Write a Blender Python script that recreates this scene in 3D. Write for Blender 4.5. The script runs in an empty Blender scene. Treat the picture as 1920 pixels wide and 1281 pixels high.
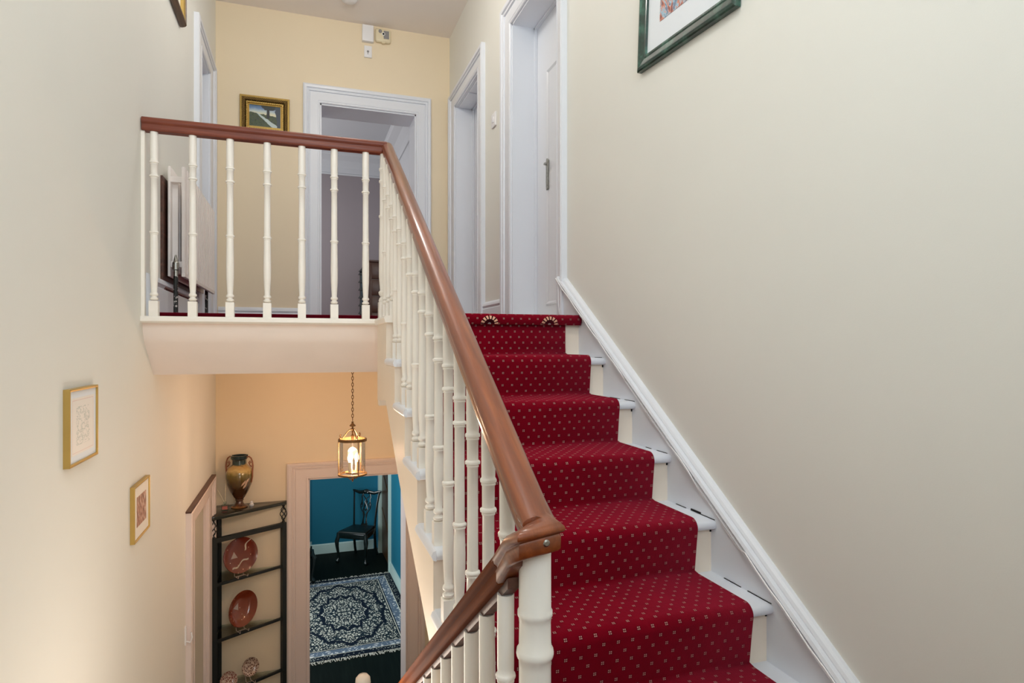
import bpy, bmesh, math, random
from mathutils import Vector, Matrix
random.seed(7)
PI = math.pi
C = bpy.context.scene.collection
SC = bpy.context.scene
EYE = 3.30                       # eye height above the hall floor; heights below are relative to the eye
HALL = -3.30                     # hall floor
LAND = 0.13                      # upper landing floor
HALF = -1.262                    # half landing
XR, XL, YF = 1.30, -0.678, 5.65  # right wall, left wall, far wall
CEIL = 2.856

# ------------------------------------------------------------------ camera, light, exposure
cam = bpy.data.cameras.new('camera'); camo = bpy.data.objects.new('camera', cam); C.objects.link(camo)
cam.sensor_width = 36; cam.lens = 1162.26 / 1920 * 36; cam.clip_start = 0.02
cam.shift_y = (647.5 - 640.5) / 1920
camo.location = (0, 0, 0); camo.rotation_euler = (PI / 2, 0, -0.3265)
SC.camera = camo
SC.view_settings.view_transform = 'Standard'; SC.view_settings.look = 'None'
SC.view_settings.gamma = 1; SC.view_settings.use_curve_mapping = False
SC.view_settings.exposure = 0.17
SC.cycles.use_denoising = True
SC.cycles.max_bounces = 12; SC.cycles.diffuse_bounces = 8; SC.cycles.caustics_reflective = False; SC.cycles.caustics_refractive = False
SC.cycles.sample_clamp_indirect = 6

w = bpy.data.worlds.new('sky'); SC.world = w; w.use_nodes = True
bg = w.node_tree.nodes['Background']; bg.inputs[0].default_value = (0.62, 0.78, 1.0, 1); bg.inputs[1].default_value = 1.0

def lamp(name, kind, loc, power, color, size=None, size_y=None, rot=(0, 0, 0), radius=None):
    l = bpy.data.lights.new(name, kind); o = bpy.data.objects.new(name, l); C.objects.link(o)
    l.energy = power; l.color = color; o.location = loc; o.rotation_euler = rot
    if kind == 'AREA':
        l.shape = 'RECTANGLE'; l.size = size; l.size_y = size_y
    if radius is not None: l.shadow_soft_size = radius
    return o
DAY = (0.86, 0.94, 1.0)
# daylight through the window behind the half landing
lamp('window_daylight', 'AREA', (0.12, -0.98, 1.40), 62, DAY, 1.25, 2.2, (PI / 2, 0, 0))
# area lights added inside the bedroom and blue room, standing in for unseen windows
lamp('bedroom_fill', 'AREA', (-1.3, 7.9, 1.5), 32, (1.0, 0.98, 0.96), 1.2, 1.4, (PI / 2, 0, -PI / 2))
lamp('blue_room_fill', 'AREA', (-1.05, 7.6, -1.5), 62, (0.92, 0.97, 1.0), 1.6, 1.6, (PI / 2, 0, -PI / 2))
# added fill lights without fittings, brightening the landing, the stairs and the hall
lamp('landing_fill_light', 'POINT', (0.30, 3.75, 2.45), 17, (1.0, 0.96, 0.90), radius=0.12)
lamp('stair_fill_light', 'POINT', (0.05, 1.1, 2.30), 22, (1.0, 0.99, 0.97), radius=0.12)
lamp('hall_fill_light', 'POINT', (0.05, 2.1, -1.15), 13, (1.0, 0.86, 0.73), radius=0.25)

# ------------------------------------------------------------------ materials
def lin(c):
    r = []
    for v in c[:3]:
        v /= 255.0
        r.append(v / 12.92 if v <= 0.04045 else ((v + 0.055) / 1.055) ** 2.4)
    return (r[0], r[1], r[2], 1)

class N:
    """tiny node-expression helper"""
    def __init__(s, name):
        s.m = bpy.data.materials.new(name); s.m.use_nodes = True
        s.t = s.m.node_tree; s.b = s.t.nodes['Principled BSDF']; s.out = s.t.nodes['Material Output']
    def node(s, kind, **kw):
        n = s.t.nodes.new(kind)
        for k, v in kw.items(): setattr(n, k, v)
        return n
    def put(s, sock, v):
        if isinstance(v, bpy.types.NodeSocket): s.t.links.new(v, sock)
        elif v is not None: sock.default_value = v
    def math(s, op, a, b=None, c=None):
        n = s.node('ShaderNodeMath', operation=op)
        s.put(n.inputs[0], a)
        if b is not None: s.put(n.inputs[1], b)
        if c is not None: s.put(n.inputs[2], c)
        return n.outputs[0]
    def mix(s, f, a, b):
        n = s.node('ShaderNodeMix', data_type='RGBA')
        s.put(n.inputs[0], f); s.put(n.inputs[6], a); s.put(n.inputs[7], b)
        return n.outputs[2]
    def coord(s, which='Object'):
        n = s.node('ShaderNodeTexCoord'); return n.outputs[which]
    def sep(s, v):
        n = s.node('ShaderNodeSeparateXYZ'); s.put(n.inputs[0], v); return n.outputs
    def comb(s, x, y, z):
        n = s.node('ShaderNodeCombineXYZ'); s.put(n.inputs[0], x); s.put(n.inputs[1], y); s.put(n.inputs[2], z); return n.outputs[0]
    def noise(s, v, scale, detail=3, rough=0.55):
        n = s.node('ShaderNodeTexNoise'); s.put(n.inputs['Vector'], v); n.inputs['Scale'].default_value = scale
        n.inputs['Detail'].default_value = detail; n.inputs['Roughness'].default_value = rough
        return n.outputs[0]
    def voro(s, v, scale, feature='F1'):
        n = s.node('ShaderNodeTexVoronoi', feature=feature); s.put(n.inputs['Vector'], v); n.inputs['Scale'].default_value = scale
        return n.outputs[0]
    def ramp(s, f, stops, interp='LINEAR'):
        n = s.node('ShaderNodeValToRGB'); s.put(n.inputs[0], f); cr = n.color_ramp; cr.interpolation = interp
        while len(cr.elements) < len(stops): cr.elements.new(0.5)
        for e, (p, c) in zip(cr.elements, stops): e.position = p; e.color = c
        return n.outputs[0]
    def bump(s, h, strength, dist=0.002):
        n = s.node('ShaderNodeBump'); s.put(n.inputs['Height'], h); n.inputs['Strength'].default_value = strength; n.inputs['Distance'].default_value = dist
        s.t.links.new(n.outputs[0], s.b.inputs['Normal'])
    def base(s, c): s.put(s.b.inputs['Base Color'], c)
    def set(s, rough=None, metal=None, spec=None, coat=None, sheen=None):
        if rough is not None: s.put(s.b.inputs['Roughness'], rough)
        if metal is not None: s.b.inputs['Metallic'].default_value = metal
        if spec is not None: s.b.inputs['Specular IOR Level'].default_value = spec
        if coat is not None: s.b.inputs['Coat Weight'].default_value = coat; s.b.inputs['Coat Roughness'].default_value = 0.12
        if sheen is not None: s.b.inputs['Sheen Weight'].default_value = sheen; s.b.inputs['Sheen Roughness'].default_value = 0.4
        return s

def simple(name, rgb, rough=0.5, metal=0, spec=0.5, var=0.06, vscale=6, bump=0.0, bscale=120, coat=None):
    n = N(name); c = lin(rgb); o = n.coord()
    if var:
        d = tuple(max(0, x * (1 - var)) for x in c[:3]) + (1,)
        u = tuple(min(1, x * (1 + var * 0.6)) for x in c[:3]) + (1,)
        n.base(n.mix(n.noise(o, vscale, 4), d, u))
    else: n.base(c)
    n.set(rough, metal, spec, coat)
    if bump: n.bump(n.noise(o, bscale, 2), bump)
    return n.m

def wall_paint(name, rgb, var=0.05):
    n = N(name); o = n.coord(); c = lin(rgb)
    d = tuple(x * (1 - var) for x in c[:3]) + (1,)
    col = n.mix(n.noise(o, 1.6, 5, 0.6), d, c)
    sc = n.noise(o, 9, 6, 0.7)
    scuff = n.ramp(sc, [(0.0, (0, 0, 0, 1)), (0.70, (0, 0, 0, 1)), (0.78, (1, 1, 1, 1))])
    col = n.mix(n.math('MULTIPLY', scuff, 0.10), col, lin((190, 170, 140)))
    n.base(col); n.set(0.62, 0, 0.3)
    h = n.math('ADD', n.noise(o, 300, 3), n.math('MULTIPLY', n.noise(o, 7, 3), 1.2))
    n.bump(h, 0.10, 0.0015)
    return n.m

M = {}
M['wall'] = wall_paint('cream_wall_paint', (231, 231, 224))
M['wallfar'] = wall_paint('warm_cream_wall_paint', (240, 224, 195))
M['ceiling'] = simple('ceiling_paint', (240, 233, 228), 0.8, var=0.04, vscale=2, bump=0.05)
M['trim'] = simple('white_gloss_paint', (226, 230, 237), 0.33, var=0.03, vscale=3, bump=0.05, bscale=30)
M['trimlow'] = simple('pinkish_white_paint', (230, 216, 210), 0.4, var=0.04, vscale=3, bump=0.05, bscale=30)
M['cream'] = simple('cream_gloss_paint', (243, 238, 229), 0.32, var=0.03, vscale=9, bump=0.06, bscale=60)
M['string'] = simple('cream_string_paint', (236, 223, 206), 0.45, var=0.05, vscale=5, bump=0.06, bscale=30)
M['slab'] = simple('landing_edge_plaster', (240, 226, 216), 0.6, var=0.06, vscale=5, bump=0.35, bscale=9)
M['black'] = simple('black_metal', (26, 30, 30), 0.45, var=0.15, vscale=20, bump=0.03)
M['mauve'] = wall_paint('mauve_wall_paint', (150, 142, 146))
M['pale_blue'] = wall_paint('pale_grey_blue_paint', (200, 203, 208))
M['blue'] = wall_paint('blue_wall_paint', (24, 108, 132))
M['mint'] = simple('pale_mint_gloss', (196, 222, 216), 0.4, var=0.03)
M['brass'] = simple('antique_brass', (116, 86, 50), 0.5, metal=0.6, var=0.25, vscale=40)
M['gold'] = simple('gold_frame', (196, 164, 92), 0.38, metal=0.65, var=0.1, vscale=20)
M['white_plastic'] = simple('white_plastic', (236, 236, 238), 0.3, var=0.0)
M['cream_plastic'] = simple('cream_plastic', (228, 216, 184), 0.4, var=0.02)
M['grey_plastic'] = simple('grey_plastic', (140, 138, 138), 0.5, var=0.05)
M['dark'] = simple('dark_void', (14, 12, 10), 0.8, var=0)
M['chrome'] = simple('worn_chrome', (168, 166, 158), 0.3, metal=1.0, var=0.7, vscale=90)
M['chair'] = simple('ebonised_wood', (18, 28, 27), 0.22, var=0.25, vscale=12, coat=0.6)
M['leather'] = simple('dark_leather', (16, 26, 22), 0.38, var=0.2, vscale=10, bump=0.1, bscale=200)
M['mount'] = simple('pale_blue_mount', (226, 232, 238), 0.6, var=0.01)
M['paper'] = simple('off_white_mount', (236, 230, 220), 0.6, var=0.01)
M['radiator'] = simple('radiator_enamel', (238, 232, 228), 0.35, var=0.03, vscale=4)
M['chest'] = simple('dark_walnut', (74, 44, 30), 0.35, var=0.3, vscale=5)

def wood(name, a, b, axis=1, scale=6.0, rough=0.36, coat=0.2, slope=0.0):
    n = N(name); x, y, z = n.sep(n.coord())
    if slope: z = n.math('SUBTRACT', z, n.math('MULTIPLY', y, slope))
    k = [18, 18, 18]; k[axis] = 1.2
    v = n.comb(n.math('MULTIPLY', x, k[0]), n.math('MULTIPLY', y, k[1]), n.math('MULTIPLY', z, k[2]))
    f = n.noise(v, scale, 5, 0.6)
    n.base(n.ramp(f, [(0.30, lin(a)), (0.55, lin(tuple((p + q) / 2 for p, q in zip(a, b)))), (0.72, lin(b))]))
    n.set(rough, 0, 0.5 if coat else 0.06, coat or None); n.bump(f, 0.06, 0.001)
    return n.m
M['mahogany'] = wood('polished_mahogany', (104, 46, 17), (150, 80, 38), 1, 3, 0.34, 0.5, 0.586)
M['mahogany_x'] = wood('dark_mahogany', (94, 34, 13), (136, 62, 28), 0, 3, 0.5, 0.08)
M['mahogany_low'] = wood('worn_mahogany', (84, 36, 10), (126, 64, 22), 1, 3, 0.72, 0.0, -0.709)
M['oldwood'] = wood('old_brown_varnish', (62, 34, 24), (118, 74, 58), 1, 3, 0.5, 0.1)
M['floor_hall'] = wood('dark_hall_boards', (9, 17, 15), (20, 29, 25), 1, 2.0, 0.6, 0.0)
M['brown_door'] = wood('dark_brown_door', (58, 40, 20), (88, 62, 34), 2, 2.5, 0.4, 0.1)

def glass(name, tint=(0.97, 0.98, 0.98), gloss=0.12):
    n = N(name); t = n.t
    tr = n.node('ShaderNodeBsdfTransparent'); tr.inputs[0].default_value = (*tint, 1)
    g = n.node('ShaderNodeBsdfGlossy'); g.inputs['Roughness'].default_value = 0.03
    fr = n.node('ShaderNodeLayerWeight'); fr.inputs[0].default_value = 0.25
    mx = n.node('ShaderNodeMixShader'); f = n.math('ADD', n.math('MULTIPLY', fr.outputs['Fresnel'], 0.8), gloss * 0.3)
    t.links.new(f, mx.inputs[0]); t.links.new(tr.outputs[0], mx.inputs[1]); t.links.new(g.outputs[0], mx.inputs[2])
    t.links.new(mx.outputs[0], n.out.inputs[0])
    return n.m
M['glass'] = glass('clear_glass')
M['shelf_glass'] = glass('greenish_shelf_glass', (0.86, 0.92, 0.86), 0.3)

def emit(name, rgb, strength):
    n = N(name); n.base(lin(rgb)); n.b.inputs['Emission Color'].default_value = lin(rgb); n.b.inputs['Emission Strength'].default_value = strength
    return n.m
M['bulb'] = emit('lit_bulb', (255, 226, 170), 30)

def carpet_mat(name, fans=False):
    n = N(name); uv = n.coord('UV'); u, v, _ = n.sep(uv)
    su, sv = 0.0420, 0.0520
    def cell(off):
        a = n.math('SUBTRACT', n.math('FRACT', n.math('ADD', n.math('DIVIDE', u, su), off)), 0.5)
        b = n.math('SUBTRACT', n.math('FRACT', n.math('ADD', n.math('DIVIDE', v, sv), off)), 0.5)
        a = n.math('MULTIPLY', n.math('ABSOLUTE', a), su); b = n.math('MULTIPLY', n.math('ABSOLUTE', b), sv)
        return n.math('MAXIMUM', a, b), n.math('MINIMUM', a, b)
    ma, mi = cell(0.0); mb, mj = cell(0.5)
    big = n.math('MINIMUM', ma, mb)
    pick = n.math('LESS_THAN', ma, mb)
    small = n.math('ADD', n.math('MULTIPLY', pick, mi), n.math('MULTIPLY', n.math('SUBTRACT', 1.0, pick), mj))
    dot = n.math('MULTIPLY', n.math('LESS_THAN', big, 0.0040), n.math('GREATER_THAN', small, 0.0009))
    rim = n.math('LESS_THAN', big, 0.0056)
    o = n.coord()
    pile = n.noise(o, 420, 2)
    base = n.mix(n.noise(o, 14, 5, 0.7), lin((104, 5, 20)), lin((134, 10, 30)))
    base = n.mix(n.math('MULTIPLY', pile, 0.5), base, lin((78, 2, 12)))
    col = n.mix(n.math('MULTIPLY', rim, 0.75), base, lin((46, 4, 12)))
    col = n.mix(n.math('MULTIPLY', dot, 0.8), col, lin((206, 158, 146)))
    if fans:                       # two woven half-round flower motifs on the nosing of the landing carpet
        for cu in (0.815, 1.112):
            du = n.math('SUBTRACT', u, cu); dv = n.math('SUBTRACT', v, 0.024)
            r = n.math('SQRT', n.math('ADD', n.math('MULTIPLY', du, du), n.math('MULTIPLY', dv, dv)))
            ang = n.math('ARCTAN2', dv, du)
            pet = n.math('GREATER_THAN', n.math('SINE', n.math('MULTIPLY', ang, 14.0)), -0.35)
            ring = n.math('MULTIPLY', n.math('MULTIPLY', n.math('GREATER_THAN', r, 0.025), n.math('LESS_THAN', r, 0.042)), pet)
            inside = n.math('LESS_THAN', r, 0.042); core = n.math('LESS_THAN', r, 0.008)
            up = n.math('GREATER_THAN', dv, 0.0)
            col = n.mix(n.math('MULTIPLY', inside, up), col, lin((30, 12, 14)))
            col = n.mix(n.math('MULTIPLY', ring, up), col, lin((226, 178, 150)))
            col = n.mix(n.math('MULTIPLY', core, up), col, lin((150, 150, 150)))
    n.base(col); n.set(1.0, 0, 0.0, None, 0.35); n.b.inputs['Sheen Tint'].default_value = (0.75, 0.06, 0.12, 1); n.b.inputs['Sheen Roughness'].default_value = 0.6
    n.bump(n.math('ADD', pile, n.math('MULTIPLY', n.noise(o, 40, 3), 1.5)), 0.5, 0.002)
    return n.m
M['carpet'] = carpet_mat('red_runner_carpet')
M['carpet_landing'] = carpet_mat('red_landing_carpet', True)

# ------------------------------------------------------------------ mesh builder
class MB:
    def __init__(s): s.v = []; s.f = []; s.uv = None
    def add(s, vs, fs):
        o = len(s.v); s.v += [tuple(p) for p in vs]; s.f += [tuple(i + o for i in f) for f in fs]; return s
    def box(s, a, b, mtx=None):
        x0, y0, z0 = a; x1, y1, z1 = b
        vs = [(x0, y0, z0), (x1, y0, z0), (x1, y1, z0), (x0, y1, z0), (x0, y0, z1), (x1, y0, z1), (x1, y1, z1), (x0, y1, z1)]
        if mtx is not None: vs = [mtx @ Vector(p) for p in vs]
        return s.add(vs, [(0, 3, 2, 1), (4, 5, 6, 7), (0, 1, 5, 4), (1, 2, 6, 5), (2, 3, 7, 6), (3, 0, 4, 7)])
    def prism(s, pts, fn):
        """pts 2-D polygon; fn(p, k) -> 3-D, k = 0 or 1 for the two ends"""
        n = len(pts); vs = [fn(p, 0) for p in pts] + [fn(p, 1) for p in pts]
        fs = [tuple(range(n))[::-1], tuple(range(n, 2 * n))] + [(i, (i + 1) % n, n + (i + 1) % n, n + i) for i in range(n)]
        return s.add(vs, fs)
    def lathe(s, prof, seg=16, at=(0, 0, 0), cap=True, mtx=None):
        vs = []
        for r, z in prof:
            for i in range(seg):
                a = 2 * PI * i / seg; vs.append(Vector((r * math.cos(a), r * math.sin(a), z)))
        n = len(prof); fs = []
        for j in range(n - 1):
            for i in range(seg):
                k = (i + 1) % seg; fs.append((j * seg + i, j * seg + k, (j + 1) * seg + k, (j + 1) * seg + i))
        if cap: fs += [tuple(range(seg))[::-1], tuple(range((n - 1) * seg, n * seg))]
        if mtx is not None: vs = [mtx @ p for p in vs]
        return s.add([p + Vector(at) for p in vs], fs)
    def tube(s, pts, r, seg=8, closed=False, flat=1.0, up=(0, 0, 1)):
        pts = [Vector(p) for p in pts]; n = len(pts)
        rs = r if isinstance(r, (list, tuple)) else [r] * n
        vs = []; prev = None
        for i, p in enumerate(pts):
            if closed: t = pts[(i + 1) % n] - pts[i - 1]
            else: t = pts[min(i + 1, n - 1)] - pts[max(i - 1, 0)]
            t.normalize()
            u = Vector(up) if prev is None else prev
            u = u - t * u.dot(t)
            if u.length < 1e-4: u = Vector((1, 0, 0)) - t * t.x
            if u.length < 1e-4: u = Vector((0, 1, 0)) - t * t.y
            u.normalize(); prev = u; b = t.cross(u)
            for k in range(seg):
                a = 2 * PI * k / seg; vs.append(p + u * (rs[i] * math.cos(a)) + b * (rs[i] * flat * math.sin(a)))
        fs = []
        for i in range(n if closed else n - 1):
            j = (i + 1) % n
            for k in range(seg):
                l = (k + 1) % seg; fs.append((i * seg + k, i * seg + l, j * seg + l, j * seg + k))
        if not closed: fs += [tuple(range(seg))[::-1], tuple(range((n - 1) * seg, n * seg))]
        return s.add(vs, fs)
    def loft(s, rings, closed_ring=True, caps=True):
        n = len(rings[0]); vs = [p for r in rings for p in r]; fs = []
        for j in range(len(rings) - 1):
            for i in range(n if closed_ring else n - 1):
                k = (i + 1) % n; fs.append((j * n + i, j * n + k, (j + 1) * n + k, (j + 1) * n + i))
        if caps: fs += [tuple(range(n))[::-1], tuple(range((len(rings) - 1) * n, len(rings) * n))]
        return s.add(vs, fs)

ROOTLOC = {}
def obj(name, mb, m, parent=None, smooth=False, bevel=0.0, world=True, angle=40, uv=None, seg=2):
    me = bpy.data.meshes.new(name)
    vs = mb.v
    if parent is not None and world:
        inv = ROOTLOC[parent.name].inverted(); vs = [inv @ Vector(p) for p in vs]
    me.from_pydata([tuple(p) for p in vs], [], mb.f)
    bm = bmesh.new(); bm.from_mesh(me); bmesh.ops.recalc_face_normals(bm, faces=bm.faces)
    if bevel:
        bmesh.ops.bevel(bm, geom=[e for e in bm.edges if e.is_manifold and e.calc_face_angle(0) > 0.6], offset=bevel, segments=seg, affect='EDGES', profile=0.5)
    bm.to_mesh(me); bm.free()
    if smooth or bevel:
        me.shade_smooth()
        me.set_sharp_from_angle(angle=math.radians(angle))
    me.materials.append(m)
    o = bpy.data.objects.new(name, me); C.objects.link(o)
    if parent is not None:
        o.parent = parent
        ROOTLOC[o.name] = ROOTLOC[parent.name] if world else ROOTLOC[parent.name].copy()
    else: ROOTLOC[o.name] = Matrix.Identity(4)
    return o

def tag(o, label=None, cat=None, group=None, kind=None):
    if label: o['label'] = label
    if cat: o['category'] = cat
    if group: o['group'] = group
    if kind: o['kind'] = kind
    return o
def thing(name, label, cat, loc=(0, 0, 0), rz=0, group=None, kind=None):
    o = bpy.data.objects.new(name, None); C.objects.link(o); o.empty_display_size = 0.1
    o.location = loc; o.rotation_euler = (0, 0, rz)
    ROOTLOC[o.name] = Matrix.Translation(loc) @ Matrix.Rotation(rz, 4, 'Z')
    return tag(o, label, cat, group, kind)
def struct(name, mb, m, parent=None, label=None, **kw):
    o = obj(name, mb, m, parent, **kw)
    if parent is None: o['kind'] = 'structure'
    if label: o['label'] = label
    return o
def copy_tree(o, parent=None):
    c = o.copy(); C.objects.link(c); c.parent = parent
    ROOTLOC[c.name] = ROOTLOC[o.name]
    for ch in list(o.children): copy_tree(ch, c)
    return c

# ------------------------------------------------------------------ walls
TH = 0.21
def wall_boxes(u0, u1, h0, h1, holes):
    """rectangles (u0,u1,h0,h1) around the holes; holes sorted by u"""
    out = []; u = u0
    us = sorted(set([u0, u1] + [x for h in holes for x in h[:2]]))
    for a, b in zip(us[:-1], us[1:]):
        hs = sorted([(h[2], h[3]) for h in holes if h[0] <= a + 1e-6 and h[1] >= b - 1e-6])
        z = h0
        for p, q in hs:
            if p > z + 1e-6: out.append((a, b, z, p))
            z = max(z, q)
        if z < h1 - 1e-6: out.append((a, b, z, h1))
    return out

D1 = (3.05, 3.828, LAND, 2.095)          # right wall, near door
D2 = (4.624, 5.40, LAND, 2.13)           # right wall, far door
DU = (0.148, 0.986, LAND, 2.105)         # far wall, upper door
DL = (0.051, 0.904, HALL, -1.155)        # far wall, lower door
LU = (4.79, 5.21, LAND, 2.07)            # left wall, upper door
LL = (4.48, 5.13, HALL, -1.145)          # left wall, lower door
BK = -0.80                               # back wall of the half landing

mb = MB()
for a, b, p, q in wall_boxes(BK, YF, HALL, CEIL, [D1, D2]): mb.box((XR, a, p), (XR + TH, b, q))
struct('wall_right', mb, M['wall'], label='tall cream wall beside the red carpeted stairs')
mb = MB()
for a, b, p, q in wall_boxes(BK, YF, HALL, CEIL, [LU, LL]): mb.box((XL - TH, a, p), (XL, b, q))
struct('wall_left', mb, M['wall'], label='cream wall of the open stairwell')
mb = MB()
for a, b, p, q in wall_boxes(XL - TH, XR + TH, HALL, CEIL, [DU, DL]): mb.box((a, YF, p), (b, YF + 0.30, q))
struct('wall_far', mb, M['wallfar'], label='warm cream end wall with a doorway on each floor')
mb = MB()
for a, b, p, q in wall_boxes(XL - TH, XR + TH, HALL, CEIL, [(-0.35, 0.85, 0.45, 2.65)]): mb.box((a, BK - 0.25, p), (b, BK, q))
struct('wall_back', mb, M['wall'])
struct('ceiling', MB().box((XL - TH, BK - 0.25, CEIL), (XR + TH, YF + 0.3, CEIL + 0.1)), M['ceiling'])
struct('floor', MB().box((XL - TH, BK - 0.25, HALL - 0.1), (XR + TH, YF, HALL)), M['floor_hall'], label='dark hall floor')
# back window
win = thing('window_1', 'sash window behind the half landing', None, (0.25, BK - 0.15, 0), kind='structure')
mb = MB()
for a, b in (((-0.35, BK - 0.2, 0.45), (-0.29, BK - 0.1, 2.65)), ((0.79, BK - 0.2, 0.45), (0.85, BK - 0.1, 2.65)),
             ((-0.29, BK - 0.2, 0.45), (0.79, BK - 0.1, 0.51)), ((-0.29, BK - 0.2, 2.59), (0.79, BK - 0.1, 2.65)), ((-0.29, BK - 0.19, 1.5), (0.79, BK - 0.11, 1.55))):
    mb.box(a, b)
obj('window_frame', mb, M['trim'], win)
obj('window_pane', MB().box((-0.29, BK - 0.153, 0.51), (0.79, BK - 0.149, 2.59)), M['glass'], win)

# half landing, landing slab
struct('floor_half_landing', MB().box((XL, BK, HALF - 0.2), (XR, 0.95, HALF)), M['carpet'], label='half landing floor below the newel post')
mb = MB()
sec = [(3.150, LAND), (3.150, 0.102), (3.165, 0.095), (3.168, 0.06), (3.20, 0.01), (3.384, -0.143), (YF, -0.143), (YF, LAND)]
mb.prism(sec, lambda p, k: ((XL, 0.40)[k], p[0], p[1]))
mb.prism([(2.80, LAND), (2.80, -0.143), (YF, -0.143), (YF, LAND)], lambda p, k: ((0.40, XR)[k], p[0], p[1]))
struct('floor_landing', mb, M['slab'], label='cream plastered edge of the upper landing', smooth=True, angle=30)
# landing edge nosing board
mb = MB(); mb.prism([(3.128, LAND), (3.120, LAND - 0.008), (3.120, LAND - 0.022), (3.130, LAND - 0.030), (3.22, LAND - 0.030), (3.22, LAND + 0.001), (3.14, LAND + 0.001)],
                    lambda p, k: ((XL, 0.42)[k], p[0], p[1]))
mb.prism([(0.345, LAND), (0.338, LAND - 0.01), (0.345, LAND - 0.03), (0.41, LAND - 0.03), (0.41, LAND)], lambda p, k: (p[0], (2.74, 3.13)[k], p[1]))
struct('trim_1', mb, M['cream'], label='white nosing board along the landing edge', smooth=True)

# ------------------------------------------------------------------ doors
def TF(u, n, h): return (u, YF - n, h)
def TRt(u, n, h): return (XR - n, u, h)
def TLf(u, n, h): return (XL + n, u, h)
def architrave_mesh(T, u0, u1, h0, h1, w, w2=None, proj=0.036, wt=None):
    """three mitred pieces, moulded outer edge; w left, w2 right, wt head"""
    w2 = w if w2 is None else w2; wt = wt or w
    prof = [(0, 0), (0, 0.42), (0.04, 0.55), (0.09, 0.55), (0.10, 0.42), (0.13, 0.42), (0.14, 0.52), (0.58, 0.52), (0.59, 0.40), (0.62, 0.40), (0.64, 0.72), (0.70, 0.78), (0.74, 0.62), (0.77, 0.62), (0.80, 0.92), (0.92, 1.0), (1.0, 0.85), (1.0, 0)]
    mb = MB(); rings = []
    for (u, h, su, sh) in ((u0, h0, -w, 0), (u0, h1, -w, wt), (u1, h1, w2, wt), (u1, h0, w2, 0)):
        rings.append([T(u + su * t, n * proj, h + sh * t) for t, n in prof])
    return mb.loft(rings)
def door(k, T, hole, w, w2, depth, label, leaf=True, leafmat=None, leafn=None, m=None, proj=0.036, wt=None, liningdepth=None, panels=True, pu=((0.14, 0.46), (0.54, 0.86)), pv=((0.09, 0.40), (0.50, 0.93))):
    u0, u1, h0, h1 = hole; m = m or M['trim']
    d = thing('door_%d' % k, label, None, T((u0 + u1) / 2, 0, h0), kind='structure')
    obj('architrave', architrave_mesh(T, u0, u1, h0, h1, w, w2, proj, wt), m, d)
    mb = MB(); t = 0.012; q = -(liningdepth or depth)
    for a, b in (((u0, 0.004, h0), (u0 + t, q, h1)), ((u1 - t, 0.004, h0), (u1, q, h1)), ((u0, 0.004, h1 - t), (u1, q, h1))):
        p, r = T(*a), T(*b); mb.box(tuple(map(min, p, r)), tuple(map(max, p, r)))
    obj('lining', mb, m, d)
    if leaf:
        n = -(depth - 0.045) if leafn is None else leafn
        mb = MB(); a, b = T(u0 + t, n, h0 + 0.006), T(u1 - t, n - 0.04, h1 - t - 0.003)
        mb.box(tuple(map(min, a, b)), tuple(map(max, a, b)))
        lf = obj('door_leaf', mb, leafmat or m, d)
        # stop bead round the leaf
        mb = MB()
        for a, b in (((u0 + t, n + 0.02, h0), (u0 + t + 0.012, n + 0.001, h1 - t)), ((u1 - t - 0.012, n + 0.02, h0), (u1 - t, n + 0.001, h1 - t)), ((u0 + t, n + 0.02, h1 - t - 0.012), (u1 - t, n + 0.001, h1 - t))):
            p, r = T(*a), T(*b); mb.box(tuple(map(min, p, r)), tuple(map(max, p, r)))
        obj('stop_bead', mb, m, d)
        if panels:
            W = u1 - u0; hh = h1 - h0
            for (a0, a1) in pu:
                for (c0, c1) in pv:
                    ring = []
                    mbp = MB(); q0, q1, z0, z1 = u0 + W * a0, u0 + W * a1, h0 + hh * c0, h0 + hh * c1
                    for f, nn in ((0, 0.0), (0.008, 0.008), (0.016, 0.008), (0.028, 0.0005)):
                        ring.append([T(q0 + f, n + nn, z0 + f), T(q1 - f, n + nn, z0 + f), T(q1 - f, n + nn, z1 - f), T(q0 + f, n + nn, z1 - f)])
                    mbp.loft(ring, True, False)
                    obj('panel_moulding', mbp, m, lf)
        return d, n, lf
    return d, None, None

d1, n1, lf1 = door(1, TRt, D1, 0.10, 0.18, 0.21, 'white doorway and closed door at the top of the stairs on the right', wt=0.16, pu=((0.22, 0.76),), pv=((0.06, 0.82),))
# rim lock on door 1
mb = MB(); yk = 3.615; xk = XR - n1
mb.prism([(-0.014, 0.98), (0.012, 0.975), (0.018, 1.03), (0.014, 1.10), (0.020, 1.15), (0.004, 1.175), (-0.018, 1.16), (-0.012, 1.08)], lambda p, k: (xk - (0.0, 0.012)[k], yk + p[0], p[1]))
lk = obj('finger_plate', mb, M['chrome'], lf1, bevel=0.003); lk['label'] = 'ornate worn silver lock plate'
mb = MB(); mb.tube([(xk - 0.010, yk, 1.135), (xk - 0.028, yk, 1.135), (xk - 0.032, yk - 0.02, 1.133), (xk - 0.030, yk - 0.055, 1.128)], [0.006, 0.006, 0.007, 0.005], 8)
obj('handle', mb, M['chrome'], lf1, smooth=True)
d2, n2, lf2 = door(2, TRt, D2, 0.16, 0.185, 0.21, 'white doorway with panelled reveal near the far corner on the right', wt=0.14)
mb = MB()
for (y0, y1) in ((4.66, 5.00), (5.03, 5.36)):
    mb.box((XR + 0.02, y0, D2[3] - 0.024), (XR + 0.125, y1, D2[3] - 0.012))
obj('soffit_panel', mb, M['trim'], d2, bevel=0.003)
d3, _, _ = door(3, TF, DU, 0.14, 0.134, 0.30, 'white architrave of the open bedroom doorway on the landing', leaf=False, wt=0.155)
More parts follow.
